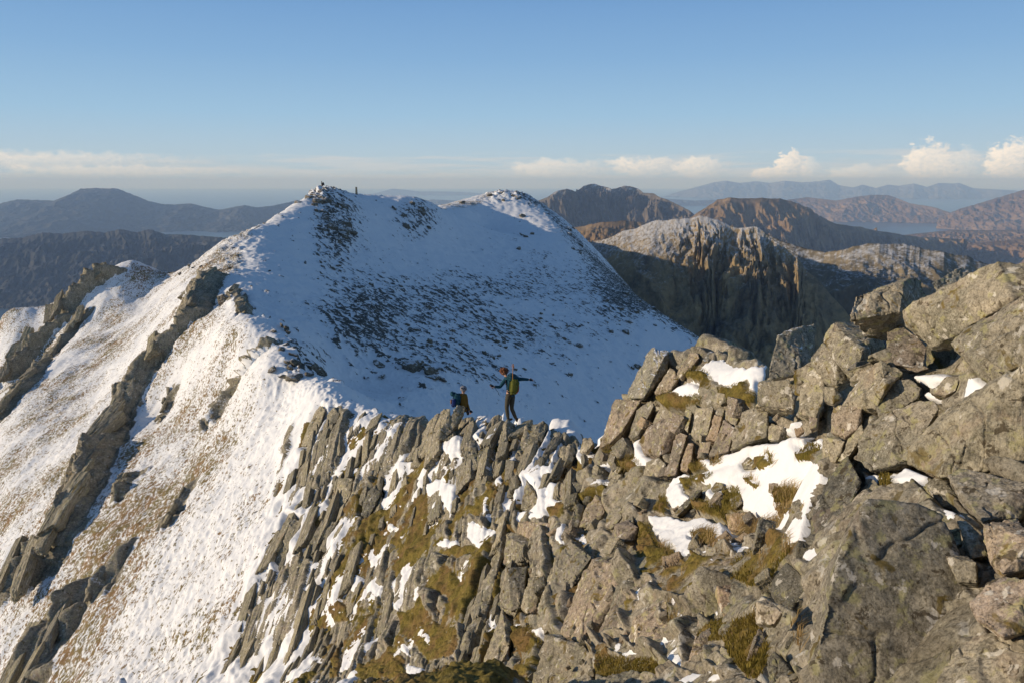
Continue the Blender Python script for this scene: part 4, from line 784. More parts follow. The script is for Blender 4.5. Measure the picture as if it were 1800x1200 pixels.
def frost_mat():
    t = NT('frosted_rock'); v = t.coord(kind='Object'); wv = t.coord()
    c = rock_color(t, wv, (.17, .155, .125), (.27, .235, .18), .3, .5)
    nz = t.n('ShaderNodeSeparateXYZ', Vector=t.n('ShaderNodeNewGeometry').outputs['Normal']).outputs[2]
    m = t.math('ADD', t.math('MULTIPLY', nz, .75), t.math('MULTIPLY', t.math('SUBTRACT', t.noise(wv, 2.2, 7, .75), .5), 1.5))
    c = t.mix(t.ramp(m, [(.55, 0.), (.72, .85)]), c, (.8, .8, .81))
    return t.bsdf(c, .9, t.bump(t.noise(wv, 3., 8, .75), .9, .15), .1)
M_FROST = frost_mat()
for me in bould: me.materials.append(M_FROST)
def frame(x, y, e=.3):
    z = float(ground(x, y)); n = Vector((-(float(ground(x+e, y))-z)/e, -(float(ground(x, y+e))-z)/e, 1)).normalized()
    return z, n
def put(me, name, pt, n, yaw, tilt, scl, sink):
    ts = Vector((math.sin(yaw), math.cos(yaw), 0)); ts = (ts-n*ts.dot(n)).normalized(); xs = ts.cross(n).normalized()
    q_ = Matrix((xs, ts, n)).transposed().to_4x4()
    o = bpy.data.objects.new(name, me); C.objects.link(o)
    o.matrix_world = Matrix.Translation(Vector(pt)+n*sink) @ q_ @ Matrix.Rotation(tilt, 4, 'Y') @ Matrix.Diagonal((*scl, 1)); return o
SLZ = [(385,1190),(450,1020),(505,880),(530,780),(575,722),(640,735),(745,770),(900,750),(1045,790),(1010,880),(930,960),(860,1100),(830,1190)]
def side_words(px, py):
    v_ = 'top' if py < 830 else ('upper' if py < 930 else ('middle' if py < 1040 else 'lower'))
    h_ = 'left end' if px < 560 else ('left part' if px < 680 else ('centre' if px < 820 else 'right part'))
    return v_, h_
placed = []; tries = 0
while len(placed) < 270 and tries < 12000:
    tries += 1; px = random.uniform(380, 1050); py = random.uniform(715, 1195)
    if not inpoly(np.array([px]), np.array([py]), SLZ)[0]: continue
    if any(inpoly(np.array([px]), np.array([py]), s_)[0] for s_ in SNOW+MOSS): continue
    hp = hit(px, py)
    if hp is None or hp[1] > 45: continue
    D = hp[1]*CP-hp[2]*SP; wpx = random.choice([10, 12, 15, 18, 23, 30, 42]); w_ = wpx*D/F; L_ = w_*random.uniform(2.2, 5.); h_ = w_*random.uniform(.3, .6)+.08
    if any((px-a)**2*1.6+(py-b)**2*.35 < (wpx*.55+c)**2*.9 for a, b, c in placed): continue
    placed.append((px, py, wpx*.55))
    z_, n_ = frame(hp[0], hp[1])
    o = put(slabs[random.randrange(12)], 'rock_slab', hp, n_, R(random.uniform(3, 18)), R(random.uniform(-13, 3)), (w_, L_, h_), h_*random.uniform(-.22, .06))
    v_, h__ = side_words(px, py); sz = 'thin' if wpx < 18 else ('narrow' if wpx < 30 else 'broad')
    setp(o, f'{sz} grey bedded slab in the {v_} rows of the {h__} of the outcrop', 'rock slab', f'{sz} slabs, {v_} rows of the {h__} of the outcrop', 'thing')
# blocks of rubble between the larger rocks on the right
RB = [(1060,800),(1130,720),(1350,700),(1450,800),(1460,1000),(1440,1200),(900,1200),(930,1000),(1000,880)]
mb = []
for k in range(8):
    m_ = proto('slab', 320+k); m_.materials.append(RM[(0, 0, 1, 0, 1, 0, 2, 4)[k]]); mb.append(m_)
cnt = 0; tries = 0; pl2 = []
while cnt < 110 and tries < 6000:
    tries += 1; px = random.uniform(900, 1460); py = random.uniform(700, 1195)
    if not inpoly(np.array([px]), np.array([py]), RB)[0] or any(inpoly(np.array([px]), np.array([py]), s_)[0] for s_ in SNOW) or (random.random() < .75 and any(inpoly(np.array([px]), np.array([py]), s_)[0] for s_ in MOSS)): continue
    wpx = random.choice([10, 14, 18, 26, 36])*(1+.4*(px > 1250))
    if any((px-a)**2+(py-b_)**2 < ((wpx+c)*.55)**2 for a, b_, c in pl2): continue
    if wpx > 20 and any(inpoly(np.array([px]), np.array([py]), Zm(a_[1], a_[2]))[0] for a_, k_ in ROCKS): continue
    hp = hit(px, py)
    if hp is None or hp[1] > 20: continue
    pl2.append((px, py, wpx)); cnt += 1; D = hp[1]*CP-hp[2]*SP; w_ = wpx*D/F; z_, n_ = frame(hp[0], hp[1], .15)
    o = put(mb[random.randrange(8)], 'loose_stone', hp, n_, random.uniform(-.6, .9), R(random.uniform(-25, 20)), (w_, w_*random.uniform(.8, 1.7), w_*random.uniform(.6, 1.)), w_*random.uniform(.0, .25))
    v_ = 'above the snow patches' if py < 800 else ('beside the big snow patch' if py < 930 else ('among the moss' if py < 1060 else 'at the bottom edge')); h__ = 'left' if px < 1080 else ('middle' if px < 1270 else 'right'); sz = 'tiny' if wpx < 15 else ('small' if wpx < 27 else 'middle sized')
    setp(o, f'{sz} angular stone in the {h__} rubble {v_}', 'stone', f'{sz} stones in the {h__} rubble {v_}', 'thing')
# slabs that make up the ribs on the left slope
RW = ['long main rib of the left slope', 'rock wall on the far left spur', 'broken crag at the left edge', 'low band under the left crag', 'small outcrop on the path ridge', 'thin rib at the lower left edge', 'short rib near the lower left corner', 'small rib above the corner', 'rib at the bottom left corner', 'lone stone right of the main rib', 'faint outcrop in the grass', 'low outcrop below the main rib', 'crag on the snow shoulder', 'small step right of the main rib']
for (pts_, hh_, wl_, rk_), rw_ in zip(RIBS, RW):
    q_ = [hit(min(max(a, -100), 1900), c_) for a, c_ in pts_]; q_ = np.array([p_ for p_ in q_ if p_ is not None]); q_ = q_[np.argsort(q_[:, 1])]
    y_ = q_[0, 1]
    while y_ < q_[-1, 1]:
        for side in ((0, 1) if hh_ > 1.5 and random.random() < .5 else (0,)):
            w_ = min(hh_*random.uniform(.4, .75), 1.3); L_ = w_*random.uniform(2.6, 4.6); x_ = float(np.interp(y_, q_[:, 1], q_[:, 0]))-w_*.35-side*w_*random.uniform(.7, 1.5)+random.uniform(-.2, .2)
            yy = y_+random.uniform(-.5, .5); z_, n_ = frame(x_, yy, .6); h_ = w_*random.uniform(.5, .9)
            o = put(slabs[random.randrange(12)], 'outcrop_slab', (x_, yy, z_+hh_*(.62 if side == 0 else .28)), n_, R(random.uniform(-6, 8)), R(random.uniform(-4, 18)), (w_, L_, h_), 0)
            sz = 'long' if L_ > 2.6*w_*1.35 else 'short'; setp(o, f'{sz} grey slab {"on the crest" if side == 0 else "on the lit side"} of the {rw_}', 'rock slab', f'{sz} slabs {"on the crest" if side == 0 else "on the lit side"} of the {rw_}', 'thing')
        y_ += L_*random.uniform(.5, .9)
BZ = [((575,375),(28,35),22,(3,11)),((600,405),(16,20),8,(9,17)),((560,350),(25,9),12,(5,12)),((735,378),(30,22),14,(3,10)),((515,640),(32,20),12,(7,18)),((545,660),(10,10),4,(12,20)),((575,470),(20,40),12,(3,8)),((680,560),(40,50),12,(3,8)),((745,655),(38,14),12,(9,22)),((870,590),(140,60),46,(3,9)),((1110,545),(60,35),16,(4,9)),((885,345),(40,6),10,(4,8)),((930,420),(40,30),6,(3,8)),((410,530),(18,6),4,(9,18)),((1010,420),(14,25),8,(4,8)),((690,605),(60,40),10,(4,9)),((500,600),(20,30),6,(4,9)),((350,470),(30,12),8,(4,8)),((455,400),(30,40),8,(4,8)),((1130,660),(30,20),4,(6,10))]
ZN = ['below the summit hiker', 'in the dark crag below the summit hiker', 'on the skyline beside the summit hiker', 'in the small crag below the pillar', 'in the dark knoll above the snow shoulder', 'at the right of the dark knoll', 'down the ridge below the crag', 'on the left side of the shaded bowl', 'in the dark clump above the seated hiker', 'in the dark scree of the shaded bowl', 'on the right flank of the shaded bowl', 'on the farther snowy top', 'high on the smooth snow of the bowl', 'on the snow shoulder of the left ridge', 'on the right skyline of the bowl', 'above the dark clump', 'on the shaded side of the snow shoulder', 'on the sunlit skyline of the left ridge', 'on the sunlit upper ridge', 'behind the tall leaning boulder']
for (c_, s_, n_k, (a_, b_)), zn in zip(BZ, ZN):
    for k in range(n_k):
        px = c_[0]+s_[0]*random.gauss(0, .6); py = c_[1]+s_[1]*random.gauss(0, .6); hp = hit(px, py)
        if hp is None: hp = hit(px, py+8)
        if hp is None or hp[1] < 30: continue
        D = hp[1]*CP-hp[2]*SP; z_, n_ = frame(hp[0], hp[1], 1.); d_ = random.uniform(a_, b_)*1.5*D/F
        o = put(bould[random.randrange(8)], 'boulder', hp, n_, random.uniform(0, 6.28), R(random.uniform(-15, 15)), (d_*random.uniform(.8, 1.4), d_*random.uniform(.8, 1.4), d_*random.uniform(.5, .85)), d_*.2)
        sz = 'larger' if d_*F/D > (a_+b_)*.75 else 'small'
        setp(o, f'{sz} frosted dark stone {zn}', 'stone', f'{sz} stones {zn}', 'thing')
# ================================================================== GRASS AND MOSS BLADES
def blades(name, polys, n, ln, wd, lean, cols, label, lift=0., cat='grass'):
    V = []; Fc = []; r = np.random.default_rng(5)
    for pl in polys:
        pl = [(a, b) for a, b in [p[:2] for p in pl]]; dv = [(a, b_, depth_at(a, b_)) for a, b_ in pl]; dv = [d for d in dv if d[2] is not None and d[2] < 26]
        if len(dv) < 3: continue
        A = np.array([(d[0], d[1], 1) for d in dv]); g = np.linalg.lstsq(A, np.array([d[2] for d in dv]), rcond=None)[0]
        pa = np.array(pl); x0, y0 = pa.min(0); x1, y1 = pa.max(0); k = int(n*(x1-x0)*(y1-y0)/2500.)+30
        qx = r.uniform(x0, x1, k); qy = r.uniform(y0, y1, k); ok = inpoly(qx, qy, pl); qx = qx[ok]; qy = qy[ok]
        D = np.clip(g[0]*qx+g[1]*qy+g[2], min(d[2] for d in dv), max(d[2] for d in dv)); base = P(qx, qy, D*.993); m = len(qx)
        if m == 0: continue
        base[:, 2] += lift
        cl = np.round(base[:, 0]*5)+np.round(base[:, 1]*5)*7
        ang = r.uniform(-1.2, 1.2, m)+noise2(base[:, 0]*3, base[:, 1]*3, 4)*2
        L = ln*r.uniform(.45, 1.2, m); W = wd*r.uniform(.6, 1.3, m)
        d1 = np.stack([lean[0]+.45*np.sin(ang), lean[1]+.35*np.cos(ang), np.full(m, .75)+r.normal(0, .2, m)], 1); d1 /= np.linalg.norm(d1, axis=1, keepdims=True)
        sd = np.cross(d1, np.stack([r.normal(0, .3, m), np.ones(m), r.normal(0, .3, m)], 1)); sd /= np.linalg.norm(sd, axis=1, keepdims=True)
        mid = base+d1*(L*.55)[:, None]; tip = base+d1*L[:, None]+np.stack([lean[0]*L*.7, lean[1]*L*.7, -L*.22], 1)
        i0 = sum(len(v) for v in V)
        vv = np.stack([base-sd*W[:, None], base+sd*W[:, None], mid+sd*W[:, None]*.7, mid-sd*W[:, None]*.7, tip], 1).reshape(-1, 3)
        V.append(vv); ii = i0+np.arange(m)*5
        Fc.append(np.stack([ii, ii+1, ii+2, ii+3], 1)); Fc.append(np.stack([ii+3, ii+2, ii+4, ii+4], 1))
    v = np.concatenate(V); f = np.concatenate(Fc); me = bpy.data.meshes.new(name)
    me.from_pydata(v.tolist(), [], [tuple(q_[:3]) if q_[2] == q_[3] else tuple(q_) for q_ in f.tolist()])
    t = NT(name); w = t.coord(); c = t.mix(t.ramp(t.noise(w, 3., 3, .6), [(.35, 0.), (.65, 1.)]), cols[0], cols[1]); c = t.mix(t.ramp(t.noise(w, 60., 2, .6), [(.4, .0), (.6, .6)]), c, cols[2])
    o = link(name, me, t.bsdf(c, .8, None, .1)); setp(o, label, cat, kind='stuff'); return o
TUFT = [Zm(4, q_) for q_ in [[(1060,300),(1190,280),(1230,330),(1200,380),(1090,350)],[(1570,60),(1714,60),(1714,130),(1590,130)],[(1430,250),(1560,230),(1650,300),(1690,420),(1600,460)],[(1300,230),(1400,230),(1500,330),(1400,400)],[(1015,530),(1050,530),(1040,650),(1015,640)],
 [(1430,760),(1570,830),(1540,1000),(1500,940)],[(1180,350),(1290,380),(1280,440),(1180,430)],[(1460,480),(1560,400),(1600,480),(1500,560)],[(930,700),(1000,780),(990,900),(940,880)],[(860,330),(960,420),(900,470)],[(1570,130),(1714,150),(1714,200),(1590,180)]]]
TUFT += [Zm(6, q_) for q_ in [[(20,250),(80,230),(180,250),(160,290),(40,300)],[(40,330),(150,310),(170,370),(60,380)],[(0,400),(60,390),(100,460),(110,560),(50,560)],[(120,910),(180,950),(160,1060),(110,1000)]]]
TUFT += [Zm(3, q_) for q_ in [[(560,690),(620,650),(610,700),(570,730)],[(660,760),(740,720),(790,790),(700,830)],[(1120,800),(1170,765),(1225,800),(1140,830)],[(1255,770),(1300,740),(1320,770),(1260,795)],[(1460,880),(1510,860),(1565,920),(1530,945)],[(1530,800),(1620,700),(1650,790),(1600,820)]]]
blades('dry_grass', TUFT, 520, .21, .0025, (.28, -.18), [(.46, .30, .13), (.34, .25, .09), (.60, .45, .24)], 'tufts of dry straw coloured grass between the rocks and snow patches', .0)
blades('moss', [m_ for m_ in MOSS if min(q_[0] for q_ in m_) > 700], 1300, .055, .0028, (.1, -.1), [(.23, .19, .04), (.32, .24, .06), (.14, .105, .025)], 'olive and rust coloured moss cushions among the near rocks', .03, 'moss')
# ================================================================== PEOPLE
def flat(name, col, rough=.85, sc=60., var=.25):
    t = NT(name); v = t.coord(kind='Object'); n = t.noise(v, sc*.3, 4, .6); c = t.mix(n, tuple(x_*(1-var) for x_ in col), tuple(x_*(1+var) for x_ in col))
    return t.bsdf(c, rough, t.bump(t.noise(v, sc, 4, .6), .3, .004), .2)
MS = flat('skin', (.45, .26, .18), .6); M_TEAL = flat('teal_fabric', (.01, .055, .08)); M_OLIVE = flat('olive_fabric', (.06, .052, .035)); M_DARK = flat('dark_fabric', (.02, .022, .03)); M_MUST = flat('mustard_fabric', (.15, .085, .013)); M_HAIR = flat('curly_hair', (.15, .06, .028), .7, 120, .6)
M_LIME = flat('lime_fabric', (.11, .115, .02)); M_RED = flat('red_trim', (.5, .05, .03)); M_BLUE = flat('blue_fabric', (.02, .04, .16)); M_WOOD = flat('orange_metal', (.38, .16, .04)); M_GREY = flat('grey_metal', (.2, .2, .2), .5); M_WHITE = flat('white_fabric', (.2, .2, .22), .8, 200, .8); M_BOOT = flat('boot_leather', (.035, .028, .022))
def skin_mesh(name, chains, parent, mat, sub=2):
    """chains: lists of (point, radius); equal points are joined, so the surface is continuous"""
    vs, es, rs = [], [], []; idx = {}
    def vid(p, r):
        k = tuple(round(float(c), 4) for c in p)
        if k not in idx: idx[k] = len(vs); vs.append(k); rs.append(r)
        return idx[k]
    for ch in chains:
        ids = [vid(p, r) for p, r in ch]
        for a, b_ in zip(ids[:-1], ids[1:]):
            if a != b_: es.append((a, b_))
    me = bpy.data.meshes.new(name); me.from_pydata(vs, es, []); o = bpy.data.objects.new(name, me); C.objects.link(o)
    o.modifiers.new('s', 'SKIN'); sm = o.modifiers.new('u', 'SUBSURF'); sm.levels = sub; sm.render_levels = sub
    for sv, r_ in zip(me.skin_vertices[0].data, rs): sv.radius = (r_, r_) if not isinstance(r_, tuple) else r_
    me.skin_vertices[0].data[0].use_root = True
    dg = bpy.context.evaluated_depsgraph_get(); m2 = bpy.data.meshes.new_from_object(o.evaluated_get(dg)); bpy.data.objects.remove(o)
    for p in m2.polygons: p.use_smooth = True
    m2.name = name; o2 = link(name, m2, mat, parent); return o2
def blob(name, c, r, mat, parent, rot=None, seed=1, amp=.05, freq=3., box=False, lvl=4):
    b = bmesh.new()
    if box:
        bmesh.ops.create_cube(b, size=2.); bmesh.ops.bevel(b, geom=b.edges[:], offset=.35, segments=3, affect='EDGES'); bmesh.ops.subdivide_edges(b, edges=b.edges[:], cuts=2, use_grid_fill=True)
    else: bmesh.ops.create_icosphere(b, subdivisions=lvl, radius=1.)
    me = bpy.data.meshes.new(name); b.to_mesh(me); b.free(); n = len(me.vertices); co = np.empty(n*3, np.float32); me.vertices.foreach_get('co', co); co = co.reshape(-1, 3).astype(float)
    co = co*(1+amp*fbm3(co*freq+seed, 3, seed))[:, None]*np.array(r)
    if rot is not None: co = co@np.array(rot.to_3x3()).T
    co = co+np.array(c); me.vertices.foreach_set('co', co.astype(np.float32).ravel()); me.update()
    for p in me.polygons: p.use_smooth = True
    return link(name, me, mat, parent)
def empty(name, loc, label, cat, group=None):
    o = bpy.data.objects.new(name, None); C.objects.link(o); o.location = loc; o.empty_display_size = .2; setp(o, label, cat, group, 'thing'); return o
def person(label, J, k, mats, seed=1, fingers=True, look=(-1, 0, 0)):
    """J: joints as world points; k: scale of the body in the scene (1 = adult)"""
    root = empty('person', J['base'], label, 'person'); o = np.array(J['base'], float)
    L = {a: np.array(b, float)-o for a, b in J.items() if a != 'base'}
    mid = lambda a, b, t=.5: a+(b-a)*t
    ch = [[(L['pelvis'], .125*k), (mid(L['pelvis'], L['chest'], .5), .115*k), (L['chest'], .14*k), (mid(L['chest'], L['neck'], .6), .09*k), (L['neck'], .055*k), (mid(L['neck'], L['head'], .6), .06*k)]]
    jac = [[(L['pelvis']+(L['pelvis']-L['chest'])*.28, .15*k), (L['pelvis'], .158*k), (mid(L['pelvis'], L['chest'], .5), .135*k), (L['chest'], .158*k), (mid(L['chest'], L['neck'], .65), .10*k), (L['neck'], .07*k)]]
    tro = [[(mid(L['pelvis'], L['chest'], .12), .145*k), (L['pelvis'], .14*k)]]
    for s_ in ('l', 'r'):
        sh, el, ha = L['sh'+s_], L['el'+s_], L['ha'+s_]; hp_, kn, ft = L['hp'+s_], L['kn'+s_], L['ft'+s_]
        ch.append([(L['chest'], .14*k), (sh, .062*k), (mid(sh, el), .05*k), (el, .042*k), (mid(el, ha), .036*k), (ha, .026*k)])
        jac.append([(L['chest'], .158*k), (sh, .082*k), (mid(sh, el), .068*k), (el, .06*k), (mid(el, ha), .052*k), (mid(el, ha, 1.0), .044*k)])
        ch.append([(L['pelvis'], .125*k), (hp_, .09*k), (mid(hp_, kn), .075*k), (kn, .055*k), (mid(kn, ft, .4), .052*k), (ft, .036*k)])
        tro.append([(L['pelvis'], .14*k), (hp_, .105*k), (mid(hp_, kn), .092*k), (kn, .072*k), (mid(kn, ft, .4), .07*k), (mid(kn, ft, .92), .056*k)])
        # palm and five fingers
        d = (ha-el)/np.linalg.norm(ha-el); sdv = np.cross(d, [0, 1, 0]); sdv /= np.linalg.norm(sdv)+1e-9; dn = np.cross(d, sdv)
        pm = ha+d*.075*k; ch[-2].append((pm, .03*k))
        if fingers:
            fl = [.068, .078, .07, .055]
            for q_ in range(4):
                kb = pm+sdv*(q_-1.5)*.017*k+d*.01*k; ch.append([(pm, .03*k), (kb, .010*k), (kb+d*fl[q_]*.45*k+dn*.008*k, .009*k), (kb+d*fl[q_]*.8*k+dn*.03*k, .008*k)])
            tb = ha+d*.03*k+sdv*.03*k; ch.append([(ha, .026*k), (tb, .012*k), (tb+sdv*.03*k+d*.02*k, .010*k), (tb+sdv*.035*k+d*.05*k, .009*k)])
    body = skin_mesh('body', ch, root, mats['skin'], 1)
    # head with brow, nose, chin and ears
    hd = L['head']; lk = np.array(look, float); lk /= np.linalg.norm(lk); rt = np.cross(lk, [0, 0, 1]); rt /= np.linalg.norm(rt); up = np.cross(rt, lk)
    b = bmesh.new(); bmesh.ops.create_icosphere(b, subdivisions=4, radius=1.)
    for v_ in b.verts:
        a = np.array(v_.co); r_ = np.array([.078, .098, .118])*k; x_, y_, z_ = a
        f_ = max(y_, 0); nose = math.exp(-((x_)**2/.02+(z_+.12)**2/.05))*.022*f_; chin = math.exp(-(x_**2/.1+(z_+.85)**2/.06))*.015*f_; eye = -math.exp(-((abs(x_)-.38)**2/.02+(z_-.08)**2/.015))*.012*f_; mouth = -math.exp(-(x_**2/.05+(z_+.5)**2/.003))*.006*f_
        ear = math.exp(-((abs(x_)-1)**2/.03+y_**2/.02+z_**2/.05))*.018
        if z_ < -.2: a = a*np.array([1-.25*(-z_-.2), 1-.12*(-z_-.2), 1])
        p_ = a*r_; p_[1] += (nose+chin+eye+mouth)*k; p_[0] += math.copysign(ear, x_)*k
        v_.co = hd+rt*p_[0]+lk*p_[1]+up*p_[2]
    me = bpy.data.meshes.new('head'); b.to_mesh(me); b.free()
    for p in me.polygons: p.use_smooth = True
    link('head', me, mats['skin'], root)
    skin_mesh('trousers', tro, root, mats['trousers']); skin_mesh('jacket', jac, root, mats['jacket'])
    for s_ in ('l', 'r'):
        ft = L['ft'+s_]; td = np.array(J.get('toe', (-.8, .6, 0)), float); td = td/np.linalg.norm(td)
        skin_mesh('boot', [[(ft+np.array([0, 0, .10*k]), .058*k), (ft, .056*k), (ft-np.array([0, 0, .03*k])+td*.04*k, .05*k), (ft+td*.11*k-np.array([0, 0, .035*k]), .046*k), (ft+td*.19*k-np.array([0, 0, .04*k]), .034*k)]], root, M_BOOT)
    return root, o, (lk, rt, up)
def W(px, py, D): return P(px, py, D)
Z = lambda a, b_: (740+a/7.5, 620+b_/7.5)
D1 = 24.
def S(a, b_, o=0.): x_, y_ = Z(a, b_); return W(x_, y_, D1+o)
J = dict(base=S(1180, 905), pelvis=S(1180, 540), chest=S(1185, 385), neck=S(1122, 305), head=S(1092, 250, .02), shl=S(1115, 345, -.06), ell=S(1040, 450, -.1), hal=S(965, 440, -.15), shr=S(1262, 345, .08), elr=S(1350, 342, .12), har=S(1425, 350, .15),
         hpl=S(1150, 570, -.05), knl=S(1130, 715, -.12), ftl=S(1150, 870, -.02), hpr=S(1205, 570, .06), knr=S(1195, 730, .0), ftr=S(1262, 885, .08), toe=(.55, .5, 0))
pr, o_, ax = person('person in teal jacket and olive trousers standing on the crest with arms out', J, .98, dict(skin=MS, trousers=M_OLIVE, jacket=M_TEAL), look=(-.85, .5, -.15))
blob('hair', S(1097, 236, .03)-o_, (.125, .12, .11), M_HAIR, pr, amp=.35, freq=5., lvl=5)
skin_mesh('glove', [[(S(962, 440, -.15)-o_, .04), (S(935, 430, -.16)-o_, .046), (S(905, 412, -.17)-o_, .03)]], pr, M_DARK); skin_mesh('glove', [[(S(1425, 350, .15)-o_, .04), (S(1450, 352, .16)-o_, .045), (S(1474, 356, .17)-o_, .028)]], pr, M_DARK)
def rotm(a, ax_='Y'): return Matrix.Rotation(R(a), 4, ax_)
bp = empty('backpack', S(1235, 545, -.22), 'teal and lime green backpack with a red edge on the standing person', 'backpack'); ob = np.array(S(1235, 545, -.22))
blob('bag', S(1228, 440, -.23)-ob, (.15, .12, .25), M_LIME, bp, rotm(6), 3, .06, 2., True); blob('lid', S(1205, 330, -.18)-ob, (.17, .12, .12), M_TEAL, bp, rotm(14), 4, .15, 3., True)
skin_mesh('trim', [[(S(1268, 385, -.26)-ob, .012), (S(1290, 430, -.27)-ob, .014), (S(1288, 490, -.27)-ob, .014), (S(1262, 535, -.26)-ob, .012)]], bp, M_RED, 1)
blob('side_panel', S(1160, 410, -.2)-ob, (.05, .08, .2), M_TEAL, bp, rotm(4), 5, .1, 3., True)
skin_mesh('hip_belt', [[(S(1130, 500, -.16)-ob, .022), (S(1175, 530, -.2)-ob, .028), (S(1225, 552, -.22)-ob, .025)]], bp, M_DARK, 1); skin_mesh('strap', [[(S(1120, 320, -.1)-ob, .02), (S(1115, 380, -.14)-ob, .018), (S(1140, 460, -.2)-ob, .018)]], bp, M_DARK, 1)
ia = empty('ice_axe', S(1210, 300, -.32), 'ice axe standing up from the backpack of the standing person', 'ice axe'); oa = np.array(S(1210, 300, -.32))
skin_mesh('shaft', [[(S(1208, 400, -.34)-oa, .012), (S(1210, 240, -.32)-oa, .012), (S(1214, 165, -.3)-oa, .013)]], ia, M_WOOD, 1); skin_mesh('axe_head', [[(S(1196, 182, -.3)-oa, .006), (S(1206, 152, -.3)-oa, .014), (S(1220, 145, -.3)-oa, .014), (S(1226, 200, -.3)-oa, .016)]], ia, M_WOOD, 1)
D1 = 26.4
J = dict(base=S(570, 800), pelvis=S(560, 735), chest=S(553, 590), neck=S(556, 530), head=S(562, 487), shl=S(512, 560, -.08), ell=S(500, 650, .05), hal=S(540, 700, .25), shr=S(590, 560, .06), elr=S(606, 665, .1), har=S(640, 755, .12),
         hpl=S(545, 745, 0), knl=S(520, 700, .4), ftl=S(520, 800, .6), hpr=S(580, 745, .05), knr=S(600, 720, .42), ftr=S(620, 800, .6), toe=(-.2, 1, 0))
pr, o_, ax = person('person in a mustard jacket sitting behind the bright leaning slab', J, .95, dict(skin=MS, trousers=M_DARK, jacket=M_MUST), look=(.35, .9, -.3))
hh_ = blob('helmet', S(560, 468)-o_, (.125, .135, .11), M_WHITE, pr, None, 2, .03, 2.); 
for k_ in range(4): blob('vent', S(534+k_*17, 462+(k_ % 2)*12, -.115)-o_, (.016, .03, .03), M_DARK, hh_)
skin_mesh('glove', [[(S(640, 755, .12)-o_, .042), (S(660, 770, .12)-o_, .046), (S(684, 780, .12)-o_, .03)]], pr, M_DARK)
ob = np.array(S(450, 700, -.12)); bp = empty('backpack', ob, 'blue and teal backpack on the seated person', 'backpack')
blob('bag', S(470, 620, -.12)-ob, (.14, .13, .24), M_TEAL, bp, rotm(10), 7, .1, 3., True); blob('pocket', S(432, 655, -.22)-ob, (.07, .08, .15), M_BLUE, bp, rotm(8), 8, .15, 3., True)
blob('lid', S(425, 540, -.1)-ob, (.10, .10, .07), M_TEAL, bp, rotm(20), 9, .2, 3., True); blob('side_panel', S(398, 640, -.1)-ob, (.025, .05, .08), M_WOOD, bp, None, 10, .1, 3., True); skin_mesh('strap', [[(S(412, 590, -.2)-ob, .012), (S(425, 640, -.3)-ob, .012), (S(445, 700, -.26)-ob, .012)]], bp, M_WHITE, 1)
# the hiker on the far summit, about 165 m away
D1 = 166.
Z = lambda a, b_: (530+a/15, 310+b_/15)
J = dict(base=S(535, 350), pelvis=S(545, 250), chest=S(545, 195), neck=S(538, 175), head=S(532, 160), shl=S(528, 190), ell=S(522, 215, -.1), hal=S(535, 235, -.2), shr=S(560, 190), elr=S(575, 215), har=S(568, 240, -.1),
         hpl=S(530, 262), knl=S(508, 290), ftl=S(500, 338), hpr=S(555, 262), knr=S(562, 295), ftr=S(572, 340), toe=(-.8, .3, 0))
pr, o_, ax = person('tiny person in dark clothes standing on the rocks of the far summit', J, 1.05, dict(skin=MS, trousers=M_DARK, jacket=M_DARK), look=(-1, .2, 0))
blob('hood', S(532, 157)-o_, (.13, .14, .15), M_DARK, pr)
ob = np.array(S(582, 230)); bp = empty('backpack', ob, 'dark backpack worn by the tiny person on the far summit', 'backpack')
blob('bag', S(580, 205)-ob, (.16, .16, .32), M_DARK, bp, rotm(-8), 3, .08, 2., True); blob('lid', S(574, 178)-ob, (.13, .14, .08), M_DARK, bp, rotm(-8), 4, .08, 2., True)
# survey pillar
p0 = P(626.8, 343, 170.); b = bmesh.new(); bmesh.ops.create_cone(b, cap_ends=True, segments=4, radius1=.33, radius2=.27, depth=1.9, matrix=Matrix.Rotation(R(45), 4, 'Z'))
bmesh.ops.bevel(b, geom=b.edges[:], offset=.03, segments=2, affect='EDGES'); me = bpy.data.meshes.new('pillar'); b.to_mesh(me); b.free()
pe = empty('survey_pillar', p0, 'grey stone survey pillar standing on the snow crest right of the far summit', 'pillar'); po = link('shaft', me, RM[0], pe); po.location = (0, 0, .78)
b = bmesh.new(); bmesh.ops.create_cube(b, size=1.); 
for v_ in b.verts: v_.co = Vector((v_.co.x*.46, v_.co.y*.46, v_.co.z*.06))
me = bpy.data.meshes.new('cap'); b.to_mesh(me); b.free(); po = link('cap', me, RM[0], pe); po.location = (0, 0, 1.76)
